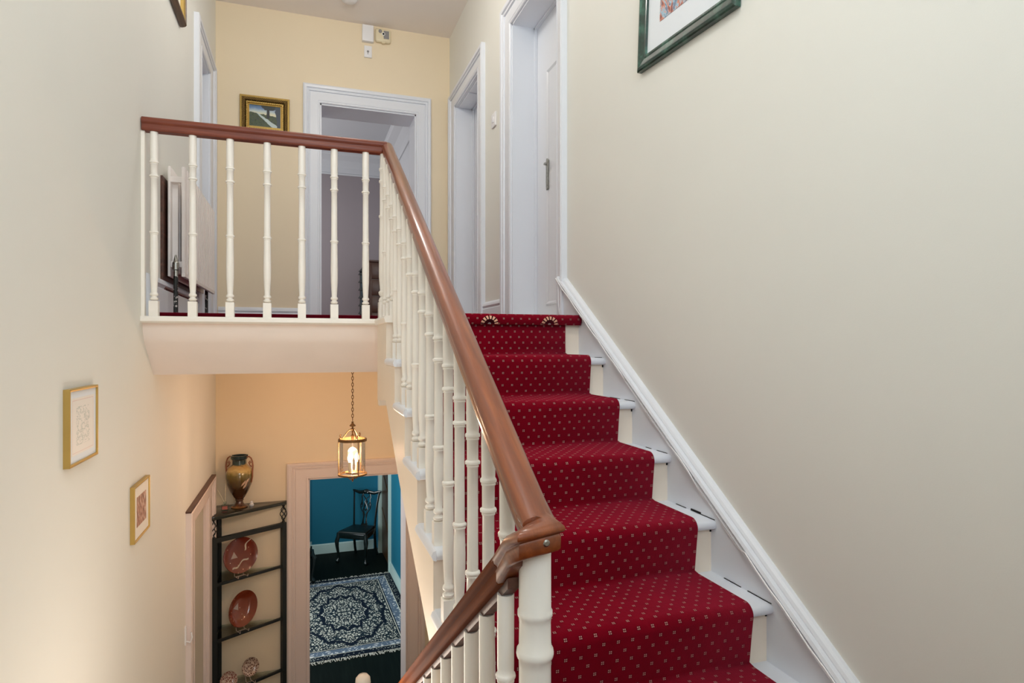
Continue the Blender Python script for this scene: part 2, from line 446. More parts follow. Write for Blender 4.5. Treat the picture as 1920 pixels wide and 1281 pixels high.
d4, _, _ = door(4, TF, DL, 0.174, 0.16, 0.30, 'pinkish white architrave of the open doorway to the blue room', leaf=False, m=M['trimlow'], wt=0.14)
d5, n5, lf5 = door(5, TLf, LU, 0.23, 0.26, 0.21, 'narrow white doorway on the landing beside the radiator', wt=0.14, panels=False)
M['sage'] = simple('grey_green_door_paint', (205, 199, 182), 0.45, var=0.03, vscale=2)
d6, n6, lf6 = door(6, TLf, LL, 0.23, 0.28, 0.21, 'pinkish doorway with flush grey door behind the corner shelf', m=M['trimlow'], leafmat=M['sage'], leafn=-0.02, wt=0.11, panels=False)
mb = MB(); mb.prism([(4.245, -1.035), (5.415, -1.035), (5.415, -1.024), (4.245, -1.024)], lambda p, k: (XL + (0.0, 0.032)[k], p[0], p[1]))
obj('dusty_ledge', mb, M['oldwood'], d6)
# small white hook
mb = MB(); mb.box((XL, 4.215, -1.83), (XL + 0.008, 4.24, -1.72)); mb.tube([(XL + 0.004, 4.228, -1.81), (XL + 0.03, 4.228, -1.82), (XL + 0.04, 4.228, -1.79), (XL + 0.034, 4.228, -1.76)], 0.005, 8)
tag(obj('wall_hook', mb, M['white_plastic'], bevel=0.0), 'small white hook on the left wall beside the grey door', 'hook')

# ------------------------------------------------------------------ skirtings
def board(name, T, u0, u1, h0, h, label=None, t=0.022, m=None):
    prof = [(0, 0), (t, 0), (t, h * 0.72), (t * 0.75, h * 0.76), (t * 1.1, h * 0.84), (t * 0.9, h * 0.92), (t * 0.4, h), (0, h)]
    mb = MB().prism(prof, lambda p, k: T((u0, u1)[k], p[0], h0 + p[1]))
    return struct(name, mb, m or M['trim'], label=label)
board('baseboard_far', TF, XL + 0.02, DU[0] - 0.14, LAND, 0.19)
board('baseboard_far.001', TF, DU[1] + 0.134, XR - 0.02, LAND, 0.19)
board('baseboard_right', TRt, D1[1] + 0.18, D2[0] - 0.16, LAND, 0.19, 'white skirting between the two doors on the right wall')
board('baseboard_left', TLf, 3.20, 4.55, LAND, 0.20, 'white skirting under the landing radiator', t=0.03)
board('baseboard_hall', TF, XL + 0.02, DL[0] - 0.174, HALL, 0.2)
# raking skirting with moulded top beside the stairs, in X = XR
SB, SA = 0.663, 1.6133
def zsk(y): return SB * y - SA
mb = MB(); y0, y1 = 0.85, 3.0
def rake(p, k):
    y = (y0, y1)[k]; return (XR - p[0], y, zsk(y) + p[1])
mb.prism([(0, -0.30), (0.020, -0.30), (0.020, -0.052), (0.0, -0.052)], rake)
sk = struct('baseboard_stairs', mb, M['trim'], label='white raking skirting board beside the stairs')
mb = MB()
mb.prism([(0, -0.058), (0.020, -0.058), (0.030, -0.057), (0.033, -0.051), (0.029, -0.045), (0.021, -0.044), (0.021, -0.038), (0.035, -0.035), (0.040, -0.025), (0.035, -0.015), (0.023, -0.013), (0.023, -0.008), (0.018, 0.0), (0.010, 0.006), (0, 0.008)], rake)
obj('moulding', mb, M['trim'], sk)
mb = MB(); yy = []
ys = [y0 + (y1 - y0) * i / 44 for i in range(45)]
pts = []
for i, y in enumerate(ys):
    off = -0.062 if 1.55 < y < 2.2 and not (1.8 < y < 1.95) else -0.034
    if 2.2 <= y < 2.3: off = -0.05
    pts.append((XR - (0.043 if off == -0.034 else 0.026), y, zsk(y) + (-0.030 if off == -0.034 else off) + 0.003 * math.sin(i * 1.9)))
pts += [(XR - 0.033, 2.99, zsk(2.985) - 0.06), (XR - 0.033, 2.985, LAND + 0.08), (XR - 0.032, 2.97, LAND + 0.03)]
mb.tube(pts, 0.0028, 6)
tag(obj('cable', mb, M['white_plastic'], smooth=True), 'thin white cable pinned along the raking skirting', 'cable')

# ------------------------------------------------------------------ upper staircase
Y1, G, Z1, RI, XE = 2.485, 0.2586, -0.057, 0.1722, 0.343
XS = XR - 0.020
stair = thing('staircase', 'white painted upper stair flight under the red runner', 'staircase', (0.8, 1.0, HALF))
def tread_mesh(yn, z):
    mb = MB(); t = 0.030
    pr = [(yn + 0.003, z), (yn - 0.004, z - 0.004), (yn - 0.008, z - 0.015), (yn - 0.004, z - 0.026), (yn + 0.004, z - t), (yn + G + 0.02, z - t), (yn + G + 0.02, z)]
    mb.prism(pr, lambda p, k: ((XE + 0.012, XS)[k], p[0], p[1]))
    # returned nosing on the open end
    pr2 = [(XE + 0.012, z), (XE + 0.003, z - 0.003), (XE - 0.002, z - 0.015), (XE + 0.003, z - 0.027), (XE + 0.012, z - t)]
    mb.prism(pr2, lambda p, k: (p[0], (yn - 0.004, yn + G + 0.012)[k], p[1]))
    return mb
for k in range(7):
    yn, z = Y1 - k * G, Z1 - k * RI
    obj('tread', tread_mesh(yn, z), M['trim'], stair, smooth=True, angle=50)
for k in range(-1, 7):
    yn, z = Y1 - k * G, (Z1 - k * RI if k >= 0 else LAND)
    zb = Z1 - (k + 1) * RI if k < 6 else HALF
    obj('riser', MB().box((XE + 0.040, yn + 0.020, zb), (XS, yn + 0.040, z - 0.028)), M['string'], stair)
top = []
for k in range(6, -1, -1):
    yn, z = Y1 - k * G, Z1 - k * RI
    zb = Z1 - (k + 1) * RI - 0.03 if k < 6 else HALF
    top += [(yn + 0.02, zb), (yn + 0.02, z - 0.030)]
top += [(Y1 + G + 0.02, Z1 - 0.03), (Y1 + G + 0.02, LAND - 0.03), (3.10, LAND - 0.03)]
bot = [(3.10, -0.27), (2.79, -0.245), (2.386, -0.515), (1.795, -0.86), (0.94, -1.40)]
obj('string', MB().prism(top + bot, lambda p, k: ((XE + 0.008, XE + 0.04)[k], p[0], p[1])), M['string'], stair)
obj('soffit', MB().prism([(2.9, -0.28), (0.95, -1.46), (0.95, -1.42), (2.9, -0.24)], lambda p, k: ((XE + 0.03, XR)[k], p[0], p[1])), M['wall'], stair)
# crumbling dark gaps between the skirting and the treads
mb = MB()
for k, segs in ((0, ((0.03, 0.10), (0.15, 0.2))), (1, ((0.0, 0.08), (0.12, 0.21))), (2, ((0.02, 0.09), (0.13, 0.17))), (3, ((0.0, 0.11), (0.075, 0.13), (0.16, 0.22))), (4, ((0.0, 0.10), (0.13, 0.21))), (5, ((0.03, 0.14),))):
    for a, b in segs:
        y, z = Y1 - k * G, Z1 - k * RI
        w_ = 0.012 if (k == 3 and a == 0.075) else 0.0035
        mb.box((XS - 0.0025, y + a, z + 0.0005), (XS + 0.001, y + b, z + w_ * 0.6))
    mb.box((XS - 0.006, Y1 - k * G + 0.0185, Z1 - k * RI - 0.042), (XS + 0.001, Y1 - k * G + 0.021, Z1 - k * RI - 0.031))
g = obj('caulk_gap', mb, M['dark'], stair); g['label'] = 'dark cracks where filler has fallen out'; g['kind'] = 'stuff'

# ------------------------------------------------------------------ carpets
def strip(name, prof, x0, x1, m, thick=0.012, nx=1, ustart=None):
    """prof list of (y,z) from bottom to top; sheet with UV in metres, given thickness with solidify"""
    L = [0.0]
    for a, b in zip(prof[:-1], prof[1:]): L.append(L[-1] + math.hypot(b[0] - a[0], b[1] - a[1]))
    me = bpy.data.meshes.new(name)
    vs = []; uvs = []
    for (y, z), l in zip(prof, L):
        for i in range(nx + 1):
            x = x0 + (x1 - x0) * i / nx; vs.append((x, y, z)); uvs.append((x, l + (ustart or 0)))
    fs = [(j * (nx + 1) + i, j * (nx + 1) + i + 1, (j + 1) * (nx + 1) + i + 1, (j + 1) * (nx + 1) + i) for j in range(len(prof) - 1) for i in range(nx)]
    me.from_pydata(vs, [], fs)
    ul = me.uv_layers.new(name='UVMap')
    for lp in me.loops: ul.data[lp.index].uv = uvs[lp.vertex_index]
    me.materials.append(m); me.shade_smooth()
    o = bpy.data.objects.new(name, me); C.objects.link(o); ROOTLOC[o.name] = Matrix.Identity(4)
    s = o.modifiers.new('pile', 'SOLIDIFY'); s.thickness = thick; s.offset = -1
    return o
def arc(cy, cz, r, a0, a1, n):
    return [(cy + r * math.cos(a0 + (a1 - a0) * i / n), cz + r * math.sin(a0 + (a1 - a0) * i / n)) for i in range(n + 1)]
prof = [(0.55, HALF + 0.013), (Y1 - 6 * G - 0.01, HALF + 0.013)]
for k in range(6, -1, -1):
    yn, z = Y1 - k * G, Z1 - k * RI
    zb = Z1 - (k + 1) * RI if k < 6 else HALF
    r = 0.032
    prof += [(yn + 0.000, zb + 0.018), (yn - 0.002, zb + 0.032), (yn - 0.010, z - 0.070)]
    prof += arc(yn - 0.017 + r, z + 0.014 - r, r, PI * 1.02, PI * 0.5, 7)
    prof += [(yn + 0.10, z + 0.014), (yn + G - 0.020, z + 0.014)]
yn = Y1 + G
prof += [(yn + 0.004, Z1 + 0.02), (yn + 0.006, Z1 + 0.05), (yn + 0.006, LAND - 0.034)]
run = strip('stair_runner', prof, 0.432, 1.203, M['carpet'], 0.012)
tag(run, 'red stair runner carpet with small cream dots', 'carpet')
# landing carpet: rolled nose over the top step, and the well side
yn = Y1 + G
prof = [(yn + 0.01, LAND - 0.034), (yn - 0.012, LAND - 0.034)] + arc(yn + 0.004, LAND - 0.010, 0.026, PI * 1.25, PI * 0.5, 8) + [(3.2, LAND + 0.016), (YF - 0.03, LAND + 0.016)]
lc = strip('landing_carpet', prof, 0.452, XS - 0.004, M['carpet_landing'], 0.014)
tag(lc, 'red landing carpet with two flower motifs on its nosing', 'carpet')
mb = MB(); mb.box((XL + 0.03, 3.205, LAND + 0.0015), (0.452, YF - 0.03, LAND + 0.021))
part = obj('carpet_border', mb, M['carpet'], lc, bevel=0.006)

# ------------------------------------------------------------------ balusters, newels, handrails
def ringed(r_top, r_mid, r_bul, L, blk, ring=1.27):
    """bamboo turned profile, z from blk to L; ring positions measured from the top as in the photograph"""
    t = lambda d: L - d; r = r_top
    P = [(r * 0.80, blk), (r * 1.05, blk + 0.004), (r * 1.08, blk + 0.009), (r * 0.72, blk + 0.014), (r * 0.70, blk + 0.018), (r * 1.00, blk + 0.022), (r * 1.08, blk + 0.026), (r * 0.98, blk + 0.031), (r * 0.74, blk + 0.035), (r * 0.84, blk + 0.06), (r * 1.0, blk + 0.11), (r * 1.04, blk + 0.16)]
    def rg(z, ra, rb): return [(ra, z - 0.009), (ra * 1.12, z - 0.0075), (ra * 1.14, z - 0.005), (ra * 1.02, z - 0.003), (r * 1.17, z - 0.001), (r * 1.21, z + 0.003), (r * 1.12, z + 0.006), (rb, z + 0.008)]
    z3, z2, z1 = t(0.457), t(0.205), t(0.143)
    if z3 > blk + 0.2: P += [(r * 0.96, z3 - 0.03)] + rg(z3, r * 0.93, r * 0.90)
    P += [(r * 0.86, (z3 * 0.4 + z2 * 0.6))] + rg(z2, r * 0.86, r * 0.90) + rg(z1, r * 0.92, r * 0.98)
    P += [(r, t(0.125)), (r * 1.02, L)]
    return P
def baluster_mesh(name, L, r, blk=0.075, sq=None, skew=0.0, seg=14):
    sq = sq or r * 1.12; mb = MB()
    mb.box((-sq, -sq, 0), (sq, sq, blk - 0.003))
    mb.lathe(ringed(r, r * 0.92, r * 1.1, L, blk), seg)
    me = bpy.data.meshes.new(name); me.from_pydata(mb.v, [], mb.f)
    bm = bmesh.new(); bm.from_mesh(me); bmesh.ops.recalc_face_normals(bm, faces=bm.faces); bm.to_mesh(me); bm.free()
    me.shade_smooth(); me.set_sharp_from_angle(angle=math.radians(50)); me.materials.append(M['cream'])
    return me
def place(me, name, parent, loc):
    o = bpy.data.objects.new(name, me); C.objects.link(o); o.parent = parent
    o.location = Vector(loc) - ROOTLOC[parent.name].translation; return o
RAIL = [(0.0, 0.0), (0.012, -0.0015), (0.021, -0.006), (0.0275, -0.014), (0.029, -0.022), (0.027, -0.030), (0.0225, -0.034), (0.0215, -0.037), (0.0235, -0.041), (0.023, -0.060), (0.020, -0.064)]
RAIL = RAIL + [(-x, z) for x, z in RAIL[::-1][:-1]]
def rail_mesh(path, zs=None, scale=1.0):
    """path 3-D points of the rail's top; mitred at the corners; profile stays upright"""
    path = [Vector(p) for p in path]; rings = []
    for i, p in enumerate(path):
        a = (p - path[i - 1]).normalized() if i else None
        b = (path[i + 1] - p).normalized() if i < len(path) - 1 else None
        def side(t): s = Vector((t.y, -t.x, 0)); return s.normalized()
        if a is None: s = side(b)
        elif b is None: s = side(a)
        else:
            s1, s2 = side(a), side(b); s = (s1 + s2).normalized(); s = s / max(0.45, s.dot(s1))
        ring = []
        for x, z in RAIL:
            q = p + s * (x * scale)
            k = zs[i] if zs else 1.0
            ring.append(q + Vector((0, 0, z * k if z >= -0.037 else -0.037 * k + (z + 0.037))))
        rings.append(ring)
    return MB().loft(rings)

# landing balustrade
YB = 3.15; RT = 1.020
lb = thing('balustrade', 'level landing balustrade with white bamboo turned balusters', 'balustrade', (-0.1, YB, LAND))
bl = baluster_mesh('baluster', RT - 0.058 - LAND, 0.0163, 0.072)
for x in (-0.629, -0.473, -0.317, -0.156, -0.001, 0.149, 0.299): place(bl, 'baluster', lb, (x, YB, LAND))
mb = MB(); NX, NY = 0.390, YB
mb.box((NX - 0.028, NY - 0.028, -0.30), (NX + 0.028, NY + 0.028, LAND + 0.085))
Pn = [(0.022, 0.0), (0.028, 0.012), (0.024, 0.024), (0.019, 0.032), (0.027, 0.044), (0.029, 0.054), (0.021, 0.064), (0.026, 0.13), (0.026, 0.26), (0.023, 0.40), (0.023, 0.426), (0.027, 0.43), (0.027, 0.438), (0.022, 0.443), (0.022, 0.60), (0.026, 0.605), (0.026, 0.613), (0.022, 0.618), (0.022, 0.66), (0.026, 0.665), (0.026, 0.673), (0.0215, 0.68), (0.020, 0.80)]
mb.lathe(Pn, 16, (NX, NY, LAND + 0.08))
obj('newel_post', mb, M['cream'], lb, smooth=True, angle=45)
obj('wall_post', MB().box((XL, YB - 0.012, LAND), (XL + 0.014, YB + 0.012, RT - 0.06)), M['cream'], lb)
obj('handrail', rail_mesh([(XL + 0.003, YB, RT), (0.400, YB, RT)]), M['mahogany_x'], lb, smooth=True, angle=50)

# upper flight balustrade
ub = thing('balustrade', 'sloping balustrade of the upper flight with polished mahogany handrail', 'balustrade', (0.37, 1.0, HALF))
P0, P1 = Vector((0.362, 0.935, -0.272)), Vector((0.404, YB, RT))
def top_z(y): return P0.z + (P1.z - P0.z) * (y - P0.y) / (P1.y - P0.y)
obj('handrail', rail_mesh([P0 + Vector((0, -0.004, -0.003)), P0.lerp(P1, 0.02), P0.lerp(P1, 0.5), P1, P1 + Vector((0, 0.03, 0.0))], [0.6, 1, 1, 1, 1]), M['mahogany'], ub, smooth=True, angle=50)
XB = 0.366
cache = {}
for k in range(0, 7):
    yn, z = Y1 - k * G, Z1 - k * RI
    for j, dy in enumerate((0.050, 0.180)):
        y = yn + dy
        if y < 1.0: continue
        x = XB + (0.018) * (y - 0.95) / 2.2
        L = top_z(y) - 0.048 - z
        key = round(L, 2)
        if key not in cache: cache[key] = baluster_mesh('baluster', L, 0.0148, 0.070)
        place(cache[key], 'baluster', ub, (x, y, z))
for y in (2.80, 2.93, 3.05):
    L = top_z(y) - 0.048 - LAND; cache.setdefault(round(L, 2), baluster_mesh('baluster', L, 0.0148, 0.07))
    place(cache[round(L, 2)], 'baluster', ub, (0.385, y, LAND))

# lower flight balustrade with the newel
wb = thing('balustrade', 'lower balustrade descending beside the open well from the near newel post', 'balustrade', (0.33, 0.95, HALF))
mb = MB(); nx, ny = 0.363, 0.954
mb.box((nx - 0.033, ny - 0.033, HALF - 0.2), (nx + 0.033, ny + 0.033, HALF + 0.16))
z0 = HALF + 0.16
Pn = [(0.026, z0), (0.032, z0 + 0.012), (0.025, z0 + 0.03), (0.030, z0 + 0.042), (0.026, z0 + 0.055), (0.0275, z0 + 0.25), (0.0265, -0.53), (0.0270, -0.515), (0.0300, -0.511), (0.0312, -0.505), (0.0300, -0.498), (0.0268, -0.494), (0.0262, -0.455), (0.0270, -0.446), (0.0290, -0.443), (0.0290, -0.436), (0.0268, -0.432), (0.0266, -0.335), (0.0262, -0.326)]
mb.lathe(Pn, 24, (nx, ny, 0))
obj('newel_post', mb, M['cream'], wb, smooth=True, angle=45)
# mitred mahogany cap where both rails meet
mb = MB()
SL = 0.709
def lx(y): return 0.331 + 0.008 * (y - 0.95) / 3.0
def lz(y): return -0.294 - SL * (y - 0.93)
PA = P0.lerp(P1, 0.0125)
cpath = [PA - Vector((0, 0, 0.001)), Vector((0.3640, 0.934, -0.273)), Vector((0.3638, 0.924, -0.2755)), Vector((0.335, 0.923, -0.285)), Vector((lx(0.95), 0.945, lz(0.94))), Vector((lx(1.0), 1.0, lz(1.0)))]
obj('rail_cap', rail_mesh(cpath, [1.0, 0.72, 0.60, 0.60, 0.8, 1.0]), M['mahogany'], wb, smooth=True, angle=55)
mb = MB(); mb.lathe([(0.006, 0), (0.006, 0.003), (0.0035, 0.005)], 10, (0.362, 0.9035, -0.310), mtx=Matrix.Rotation(PI / 2, 4, 'X'))
obj('screw', mb, M['chrome'], wb, smooth=True)
ra = [(lx(0.992), 0.992, lz(0.992)), (lx(3.72), 3.72, lz(3.72))]
obj('handrail', rail_mesh(ra), M['mahogany_low'], wb, smooth=True, angle=50)
obj('under_fillet', MB().prism([(-0.010, -0.062), (0.010, -0.062), (0.010, -0.080), (-0.010, -0.080)], lambda p, k: (lx((0.97, 3.72)[k]) + p[0], (0.97, 3.72)[k], lz((0.97, 3.72)[k]) + p[1])), M['oldwood'], wb)
bw = baluster_mesh('baluster', 0.80, 0.0146, 0.09)
y = 1.012; i = 0
while y < 3.66:
    place(bw, 'baluster', wb, (lx(y), y, lz(y) - 0.062 - 0.80 - 0.012)); y += 0.1165; i += 1
mb = MB(); bx, by = lx(3.73), 3.73
mb.box((bx - 0.035, by - 0.035, HALL), (bx + 0.035, by + 0.035, HALL + 0.35))
mb.lathe([(0.03, HALL + 0.35), (0.034, HALL + 0.37), (0.028, HALL + 0.40), (0.03, HALL + 0.8), (0.028, -2.10), (0.034, -2.09), (0.022, -2.07), (0.022, -2.04), (0.034, -2.02), (0.045, -1.985), (0.042, -1.955), (0.028, -1.938), (0.0, -1.932)], 18, (bx, by, 0))
obj('end_newel', mb, M['cream'], wb, smooth=True, angle=45)
# lower staircase
ls = thing('staircase', 'lower stair flight going down to the hall', 'staircase', (-0.2, 2.4, HALL))
n = 12; g2 = 0.245
for k in range(1, n):
    z = HALF - k * 0.1698; ya = 0.95 + (k - 1) * g2
    obj('tread', MB().box((XL, ya, z - 0.03), (0.29, ya + g2 + 0.02, z)), M['trim'], ls)
    obj('riser', MB().box((XL, ya - 0.0, z), (0.285, ya + 0.02, z + 0.1398)), M['string'], ls)
obj('string', MB().prism([(0.93, HALF + 0.09), (3.75, HALF + 0.09 - 2.82 * 0.693), (3.75, HALL + 0.02), (3.4, HALL + 0.02), (0.93, HALF - 0.30)], lambda p, k: ((0.286, 0.325)[k], p[0], p[1])), M['string'], ls)

# ------------------------------------------------------------------ radiator
rd = thing('radiator', 'white double panel radiator on the landing wall behind the balusters', 'radiator', (XL, 4.15, 0.35))
ya, yb, za, zb = 3.59, 4.74, 0.355, 0.925
obj('back_panel', MB().box((XL + 0.022, ya, za), (XL + 0.036, yb, zb)), M['radiator'], rd, bevel=0.004)
mb = MB(); xf = XL + 0.103; nfl = 20; pr = []
for i in range(nfl):
    t0 = ya + 0.02 + (yb - ya - 0.04) * i / nfl; dt = (yb - ya - 0.04) / nfl
    pr += [(t0, xf), (t0 + dt * 0.55, xf), (t0 + dt * 0.65, xf - 0.013), (t0 + dt * 0.9, xf - 0.013)]
pr = [(ya, xf - 0.004), (ya + 0.008, xf)] + pr + [(yb - 0.008, xf), (yb, xf - 0.004), (yb, xf - 0.016), (ya, xf - 0.016)]
mb.prism(pr, lambda p, k: (p[1], p[0], (za + 0.02, zb)[k]))
mb.box((xf - 0.016, ya, za), (xf, yb, za + 0.02))
obj('front_panel', mb, M['radiator'], rd)
mb = MB()
for zz in (za + 0.05, zb - 0.08):
    for yy_ in (ya + 0.01, yb - 0.03): obj('connector', MB().box((XL + 0.036, yy_, zz), (xf - 0.016, yy_ + 0.02, zz + 0.03)), M['radiator'], rd)
mb = MB()
for i in range(16):
    t0 = ya + 0.05 + (yb - ya - 0.1) * i / 15
    mb.box((XL + 0.036, t0, za + 0.03), (XL + 0.062, t0 + 0.012, zb - 0.05))
obj('fin', mb, M['radiator'], rd)
mb = MB(); mb.lathe([(0.010, 0.0), (0.010, 0.03), (0.016, 0.034), (0.016, 0.07), (0.011, 0.075), (0.008, 0.09), (0.004, 0.11)], 12, (XL + 0.062, ya - 0.012, za + 0.0))
mb.tube([(XL + 0.062, ya - 0.012, za + 0.05), (XL + 0.062, ya + 0.03, za + 0.05)], 0.010, 10)
obj('valve', mb, M['chrome'], rd, smooth=True)
def flaky():
    n = N('chipped_black_pipe'); f = n.noise(n.coord(), 45, 4, 0.7)
    n.base(n.ramp(f, [(0.0, lin((18, 20, 18))), (0.57, lin((22, 24, 20))), (0.60, lin((210, 204, 196)))])); n.set(0.5); return n.m
M['pipe'] = flaky()
pp = obj('pipe', MB().lathe([(0.011, LAND), (0.011, za + 0.0)], 12, (XL + 0.062, ya - 0.012, 0)), M['pipe'], rd, smooth=True); pp['label'] = 'black pipe with chipped white paint'
pp = obj('pipe', MB().lathe([(0.010, LAND), (0.010, za + 0.03)], 12, (XL + 0.062, yb - 0.08, 0)), M['pipe'], rd, smooth=True); pp['label'] = 'black pipe at the far end'
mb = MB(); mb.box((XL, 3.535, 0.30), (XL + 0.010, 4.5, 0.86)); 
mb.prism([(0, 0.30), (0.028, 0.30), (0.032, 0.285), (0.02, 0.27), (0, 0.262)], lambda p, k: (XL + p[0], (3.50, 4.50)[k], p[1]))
tag(obj('brown_wall_patch', mb, M['oldwood']), 'unpainted patch of wall with old brown varnish behind the radiator', 'board')  # thin panel standing for the unpainted brown wall behind the radiator

# ------------------------------------------------------------------ pictures
def frame_mesh(T, u0, u1, h0, h1, prof):
    """closed mitred frame; prof (t inward from the outer edge, n out from wall)"""
    rings = []
    cs = ((u0, h0, 1, 1), (u1, h0, -1, 1), (u1, h1, -1, -1), (u0, h1, 1, -1))
    mb = MB(); n = len(prof); vs = []; fs = []
    for u, h, a, b in cs:
        vs += [T(u + a * t, q, h + b * t) for t, q in prof]
    for j in range(4):
        k = (j + 1) % 4
        for i in range(n - 1): fs.append((j * n + i, j * n + i + 1, k * n + i + 1, k * n + i))
    return mb.add(vs, fs)
def sheet(T, u0, u1, h0, h1, n0, n1):
    a, b = T(u0, n0, h0), T(u1, n1, h1)
    return MB().box(tuple(map(min, a, b)), tuple(map(max, a, b)))
def art_uv(o, T3):
    """UV 0..1 over the sheet from the two largest local axes, u along the wall, v up"""
    me = o.data; xs = [T3(v.co) for v in me.vertices]
    u0, u1 = min(x[0] for x in xs), max(x[0] for x in xs); v0, v1 = min(x[1] for x in xs), max(x[1] for x in xs)
    ul = me.uv_layers.new(name='UVMap')
    for lp in me.loops:
        a = xs[lp.vertex_index]; ul.data[lp.index].uv = ((a[0] - u0) / (u1 - u0), (a[1] - v0) / (v1 - v0))

def landscape_art():
    n = N('painted_landscape'); u, v, _ = n.sep(n.coord('UV')); uvv = n.coord('UV')
    wob = n.math('MULTIPLY', n.math('SUBTRACT', n.noise(uvv, 9, 4), 0.5), 0.12)
    sky = n.ramp(n.math('ADD', v, wob), [(0.60, lin((225, 222, 190))), (0.72, lin((190, 205, 205))), (0.85, lin((110, 140, 180))), (1.0, lin((70, 95, 120)))])
    land = n.ramp(n.noise(uvv, 12, 5), [(0.3, lin((36, 46, 40))), (0.5, lin((78, 92, 60))), (0.65, lin((60, 66, 70)))])
    hill = n.math('SUBTRACT', n.math('ADD', 0.66, wob), n.math('MULTIPLY', u, 0.16))
    col = n.mix(n.math('LESS_THAN', v, hill), sky, land)
    path = n.math('ABSOLUTE', n.math('SUBTRACT', n.math('ADD', u, wob), n.math('SUBTRACT', 0.86, n.math('MULTIPLY', v, 0.95))))
    pw = n.math('SUBTRACT', 0.13, n.math('MULTIPLY', v, 0.17))
    col = n.mix(n.math('MULTIPLY', n.math('LESS_THAN', path, pw), n.math('LESS_THAN', v, hill)), col, lin((190, 205, 205)))
    # tree trunk and crown
    tr = n.math('LESS_THAN', n.math('ABSOLUTE', n.math('SUBTRACT', n.math('ADD', u, n.math('MULTIPLY', wob, 0.3)), 0.60)), 0.045)
    tr = n.math('MULTIPLY', tr, n.math('GREATER_THAN', v, 0.42))
    col = n.mix(tr, col, lin((44, 48, 52)))
    du = n.math('MULTIPLY', n.math('SUBTRACT', u, 0.62), 1.0); dv = n.math('MULTIPLY', n.math('SUBTRACT', v, 0.93), 1.6)
    rr = n.math('ADD', n.math('SQRT', n.math('ADD', n.math('MULTIPLY', du, du), n.math('MULTIPLY', dv, dv))), n.math('MULTIPLY', wob, 1.6))
    col = n.mix(n.math('LESS_THAN', rr, 0.23), col, lin((50, 56, 54)))
    col = n.mix(n.math('GREATER_THAN', n.math('ADD', u, wob), n.math('ADD', 0.84, n.math('MULTIPLY', n.math('SUBTRACT', 0.6, v), 0.08))), col, lin((62, 74, 86)))
    n.base(col); n.set(0.4); return n.m
def abstract_art():
    n = N('colour_strokes'); uvv = n.coord('UV'); u, v, _ = n.sep(uvv)
    d = n.noise(uvv, 3, 3); q = n.comb(n.math('ADD', n.math('MULTIPLY', u, 7.0), n.math('MULTIPLY', d, 3.0)), n.math('ADD', n.math('MULTIPLY', v, 5.0), n.math('MULTIPLY', u, 2.5)), 0.0)
    f = n.noise(q, 1.6, 3, 0.6)
    n.base(n.ramp(f, [(0.30, lin((52, 58, 84))), (0.40, lin((150, 88, 76))), (0.47, lin((214, 140, 116))), (0.52, lin((160, 196, 214))), (0.58, lin((86, 106, 140))), (0.66, lin((222, 176, 150))), (0.75, lin((62, 58, 76)))]))
    n.set(0.6); return n.m
def sketch_art():
    n = N('pale_ink_sketch'); uvv = n.coord('UV'); u, v, _ = n.sep(uvv)
    f = n.math('ABSOLUTE', n.math('SUBTRACT', n.noise(uvv, 7, 4, 0.7), 0.5))
    line = n.math('LESS_THAN', f, 0.022)
    inn = n.math('MULTIPLY', n.math('LESS_THAN', n.math('ABSOLUTE', n.math('SUBTRACT', u, 0.5)), 0.30), n.math('LESS_THAN', n.math('ABSOLUTE', n.math('SUBTRACT', v, 0.5)), 0.34))
    col = n.mix(n.math('MULTIPLY', n.math('MULTIPLY', line, inn), 0.55), lin((232, 228, 222)), lin((120, 146, 138)))
    bx = n.math('MAXIMUM', n.math('MULTIPLY', n.math('ABSOLUTE', n.math('SUBTRACT', u, 0.5)), 2.0), n.math('MULTIPLY', n.math('ABSOLUTE', n.math('SUBTRACT', v, 0.5)), 2.0))
    edge = n.math('MULTIPLY', n.math('GREATER_THAN', bx, 0.90), n.math('LESS_THAN', bx, 0.925))
    n.base(n.mix(n.math('MULTIPLY', edge, 0.6), col, lin((216, 180, 172)))); n.set(0.5); return n.m
def street_art():
    n = N('small_brown_print'); uvv = n.coord('UV'); u, v, _ = n.sep(uvv)
    f = n.noise(n.comb(n.math('MULTIPLY', u, 5), n.math('MULTIPLY', v, 2), 0.0), 2.0, 4, 0.6)
    n.base(n.ramp(f, [(0.30, lin((70, 50, 46))), (0.45, lin((150, 96, 72))), (0.56, lin((196, 150, 128))), (0.68, lin((222, 208, 200)))])); n.set(0.5); return n.m

# gold landscape on the far wall
p = thing('framed_picture', 'small landscape painting in ornate gilt frame on the far wall', 'picture', (-0.298, YF, 1.94))
u0, u1, h0, h1 = -0.493, -0.102, 1.775, 2.100
def gilt():
    n = N('ornate_gilt'); x, y, z = n.sep(n.coord())
    b = n.math('MULTIPLY', n.math('SINE', n.math('MULTIPLY', x, 420.0)), n.math('SINE', n.math('MULTIPLY', z, 420.0)))
    n.base(n.mix(n.math('MULTIPLY_ADD', b, 0.5, 0.5), lin((64, 47, 19)), lin((146, 116, 60)))); n.set(0.4, 0.6); n.bump(b, 0.6, 0.003); return n.m
M['gilt'] = gilt()
obj('outer_moulding', frame_mesh(TF, u0, u1, h0, h1, [(0, 0), (0, 0.022), (0.006, 0.026), (0.010, 0.026), (0.013, 0.022), (0.016, 0.022)]), M['gold'], p)
obj('frame', frame_mesh(TF, u0, u1, h0, h1, [(0.014, 0.02), (0.02, 0.030), (0.038, 0.030), (0.048, 0.014), (0.050, 0.010)]), M['gilt'], p)
fr = obj('inner_moulding', frame_mesh(TF, u0, u1, h0, h1, [(0.048, 0.008), (0.050, 0.022), (0.060, 0.022), (0.064, 0.012), (0.070, 0.014), (0.072, 0.014), (0.073, 0.004)]), M['gold'], p)
